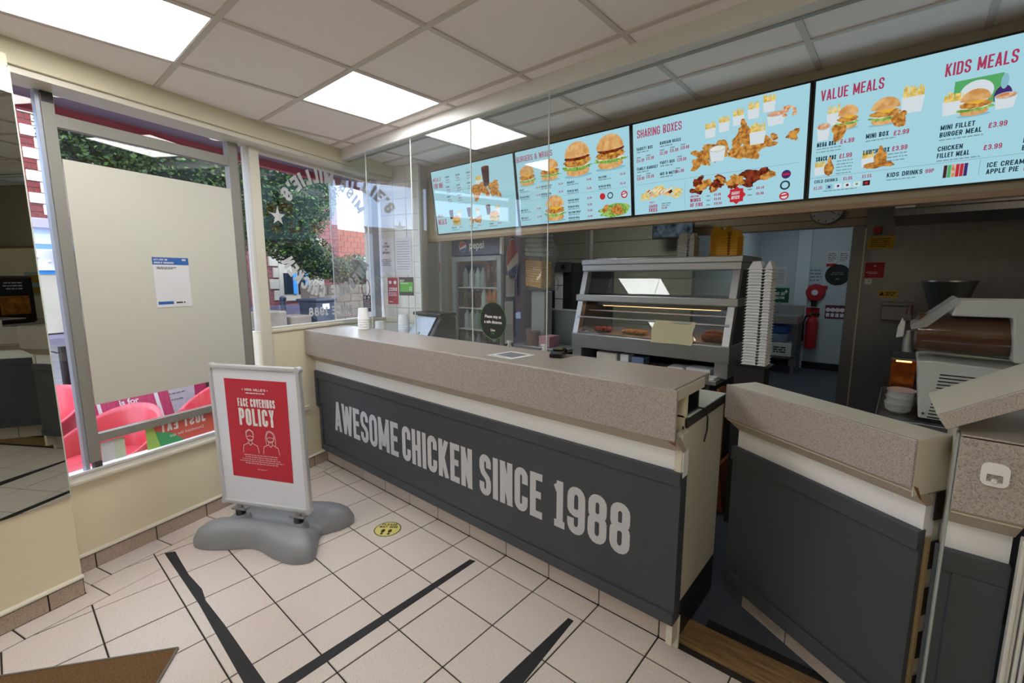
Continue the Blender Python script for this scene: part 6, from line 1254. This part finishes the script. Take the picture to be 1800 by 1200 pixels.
# ---- trees
LEAF = mat('leaf', '2c4519', .6, noise=.5, scale=1.2, dark='10200c'); LEAF2 = mat('leaf_light', '4c6b22', .6, noise=.3, scale=2); BARK = mat('bark', '4a3d30', .9, noise=.3, scale=10); SHADE = mat('crown_shade', '12241a', .9)  # SHADE: dark green blobs standing for the shade deep in the crown
def tree(lab, blobs, trunk, n, seed, size=.105):
    t = thing('street_tree', lab, 'tree', wp(trunk[0], trunk[1], -.03)); r = random.Random(seed); W_().cyl((trunk[0], trunk[1], -.03), (trunk[0] + .1, trunk[1], trunk[2]), .22, .12, 12).build('trunk', BARK, t, smooth=True)
    for k in range(4): bl = blobs[k % len(blobs)]; W_().cyl((trunk[0] + .1, trunk[1], trunk[2] - .3), (bl[0], bl[1], bl[2]), .10, .03, 8).build('branch', BARK, t)
    mb = W_()
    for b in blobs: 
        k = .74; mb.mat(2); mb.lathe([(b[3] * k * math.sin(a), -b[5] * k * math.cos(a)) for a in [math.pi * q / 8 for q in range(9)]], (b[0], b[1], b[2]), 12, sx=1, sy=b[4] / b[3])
    tot = sum(b[3] * b[5] for b in blobs)
    for b in blobs:
        for i in range(int(n * b[3] * b[5] / tot)):
            d = Vector((r.gauss(0, 1), r.gauss(0, 1), r.gauss(0, 1))).normalized() * (.72 + .33 * r.random() ** .6); c = Vector((b[0] + d.x * b[3], b[1] + d.y * b[4], b[2] + d.z * b[5]))
            u = Vector((r.gauss(0, 1), r.gauss(0, 1), r.gauss(0, .6))).normalized(); v = u.orthogonal().normalized(); v = (v + u.cross(v) * r.uniform(-1, 1)).normalized(); s = size * r.uniform(.6, 1.2)
            mb.mat(1 if r.random() < .28 else 0); mb.add([c - u * s * .5, c + v * s * .28, c + u * s * .5, c - v * s * .28], [(0, 1, 2, 3)])
    f_ = mb.build('foliage', [LEAF, LEAF2, SHADE], t); f_['kind'] = 'stuff'
def bl(x, y, o, rs, ro, rz): s, z = s_at(x, y, o); return (s, o, z, rs, ro, rz)
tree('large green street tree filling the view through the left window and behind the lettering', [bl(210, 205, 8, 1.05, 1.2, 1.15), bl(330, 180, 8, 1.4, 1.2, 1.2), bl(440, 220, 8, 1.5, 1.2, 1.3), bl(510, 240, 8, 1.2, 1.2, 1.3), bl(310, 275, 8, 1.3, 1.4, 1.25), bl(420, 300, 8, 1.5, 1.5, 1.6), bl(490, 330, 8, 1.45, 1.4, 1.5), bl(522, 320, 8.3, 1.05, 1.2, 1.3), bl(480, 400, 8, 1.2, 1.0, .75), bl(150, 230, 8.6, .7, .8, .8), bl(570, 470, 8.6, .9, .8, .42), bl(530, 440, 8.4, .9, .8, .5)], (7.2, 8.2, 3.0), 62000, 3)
tree('smaller rounded street tree by the terracotta building', [bl(625, 480, 9.6, 1.0, .9, .7), bl(690, 470, 10, 1.2, .9, .9)], (bl(650, 480, 9.8, 1, 1, 1)[0], 9.8, 1.6), 6000, 5)
lp = thing('street_lamp', 'grey street lamp with dish head beyond the window', 'street lamp', wp(13, 9, 0)); c0_, d0 = s_at(672, 345, 9); W_().cyl((c0_, 9, -.03), (c0_, 9, d0), .05, .035, 10).build('column', M('lamp_grey', '6d7278', .5), lp); W_().lathe([(.02, 0), (.28, .18), (.30, .20), (.05, .26)], (c0_, 9, d0), 18).build('dish', M('lamp_grey', '6d7278', .5), lp, smooth=True)
# ---- terrace: tub chairs, table, barrier banners, A-board
PINK = mat('coral_plastic', 'd5414e', .35); 
def tub_chair():
    t = thing('tub_chair', 'x', 'chair')
    def sh(u, v):
        a = math.radians(-118 + 236 * u); bk = math.cos(a / 2 * .95) ** 1.3; top = .46 + .27 * max(0, math.cos(a * .62)) ** 2; z = .38 + (top - .38) * v; r = .245 + .045 * v + .03 * v * v; return (r * math.sin(a) * 1.05, r * math.cos(a), z)
    m = MB(); m.grid(sh, 28, 8); o = m.build('shell', PINK, t, smooth=True, local=True); sd_ = o.modifiers.new('thick', 'SOLIDIFY'); sd_.thickness = .022; sd_.offset = 0
    MB().lathe([(.20, .40), (.25, .405), (.26, .425), (.20, .44)], (0, 0, 0), 24).build('seat', PINK, t, smooth=True, local=True)
    MB().lathe([(.14, 0), (.10, .20), (.16, .41)], (0, 0, 0), 20).build('pedestal', mat('red_pedestal', 'c42a34', .35), t, smooth=True, local=True)
    return t
c0 = tub_chair(); spots = [(1.47, .60, -75, 'coral tub chair right against the lower left window'), (1.52, 1.80, -70, 'coral tub chair by the barrier post'), (2.42, .85, -80, 'coral tub chair at the right of the lower left window'), (.82, .58, -50, 'coral tub chair at the mirror edge of the window, nearest the glass'), (3.0, .95, 120, 'coral tub chair beyond the window post'), (3.25, 1.55, 200, 'coral tub chair beyond the grey table')]
for i, (s, o, rz, lab) in enumerate(spots):
    c = c0 if i == 0 else copy_tree(c0); p = wp(s, o, -.03); c.location = p; c.rotation_euler = (0, 0, math.radians(rz) + math.atan2(WD.y, WD.x)); c['label'] = lab; c['group'] = 'coral tub chairs on the terrace'
tb_ = thing('terrace_table', 'grey square terrace table between the coral chairs', 'table', wp(2.2, 1.15, -.03)); W_().box(2.52, 2.92, 1.25, 1.70, .70, .725).build('top', M('grey_table', '5d5b60', .5, noise=.15, scale=8), tb_, .01); W_().cyl((2.72, 1.47, -.02), (2.72, 1.47, .70), .035, n=12).build('column', BLACK, tb_); W_().lathe([(.24, 0), (.22, .02), (.04, .03)], (2.72, 1.47, -.02), 18).build('foot', BLACK, tb_)
BAN = mat('banner_pink', 'c83a6a', .6)
def banner(s0, s1, o, lab):
    t = thing('barrier_banner', lab, 'barrier', wp((s0 + s1) / 2, o, -.03)); W_().box(s0, s1, o, o + .01, .06, .97).build('cloth', BAN, t); W_().box(s0 + .14, s1 - .14, o - .004, o, .10, .94).build('white_panel', PAPER, t); q = MB(frame(wp(s0 + .2, o - .006, .15), WD, (0, 0, 1))); lines(q, .02, .62, (s1 - s0) * .6, 9, .012, .07); q.build('print', GREYINK, t); W_().cyl((s0, o + .005, .975), (s1, o + .005, .975), .012, n=8).build('rail', STEELD, t)
banner(1.25, 1.86, 2.25, 'pink and white barrier banner left of the black post'); banner(2.05, 3.15, 2.25, 'pink and white barrier banner right of the black post'); banner(3.35, 4.5, 2.0, 'pink barrier banner beyond the window post')
for s, lab in ((1.95, 'black barrier post between the pink banners'), (3.25, 'black barrier post near the window post')):
    t = thing('barrier_post', lab, 'post', wp(s, 2.25, -.03)); W_().cyl((s, 2.25, 0), (s, 2.25, .99), .036, n=14).build('post', BLACK, t); W_().lathe([(.18, 0), (.16, .02), (.04, .03)], (s, 2.25, -.02), 18).build('foot', BLACK, t)
    for k in (-1, 1): W_().tube([(s, 2.25, .95), (s + .05 * k, 2.24, .935), (s + .085 * k, 2.24, .955)], .006, 6).build('hook', BLACK, t)
AB = frame(wp(1.80, 1.42, -.02), WD, (-WN * .35 + Vector((0, 0, 1)))); ab = thing('dining_sign', 'pink board reading DINING AREA is for MISS MILLIES CUSTOMERS ONLY', 'sign', m=AB)
MB(AB).box(0, .62, .18, .74, -.012, 0).build('board', BAN, ab, .004); MB(AB).box(.075, .10, .18, .74, 0, .003).build('white_bar', WHITEINK, ab); MB(AB).box(.50, .53, .18, .74, 0, .003).build('white_bar', WHITEINK, ab); MB(AB).box(.05, .09, 0, .32, -.02, -.012).build('leg', BLACK, ab); MB(AB).box(.53, .57, 0, .32, -.02, -.012).build('leg', BLACK, ab)
q = MB(lift(AB, .002) @ Matrix.Translation((0, -.12, 0))); txt_fit(q, 'DINING AREA', .13, .48, .74, .06, .2); soft_text(q, 'is for', .30, .665, .07, bold=.002); txt_fit(q, "MISS MILLIE'S", .13, .48, .575, .05, .2); txt_fit(q, 'CUSTOMERS', .13, .48, .50, .045, .2); txt_fit(q, 'ONLY', .22, .40, .43, .045, .2); q.build('lettering', WHITEINK, ab)
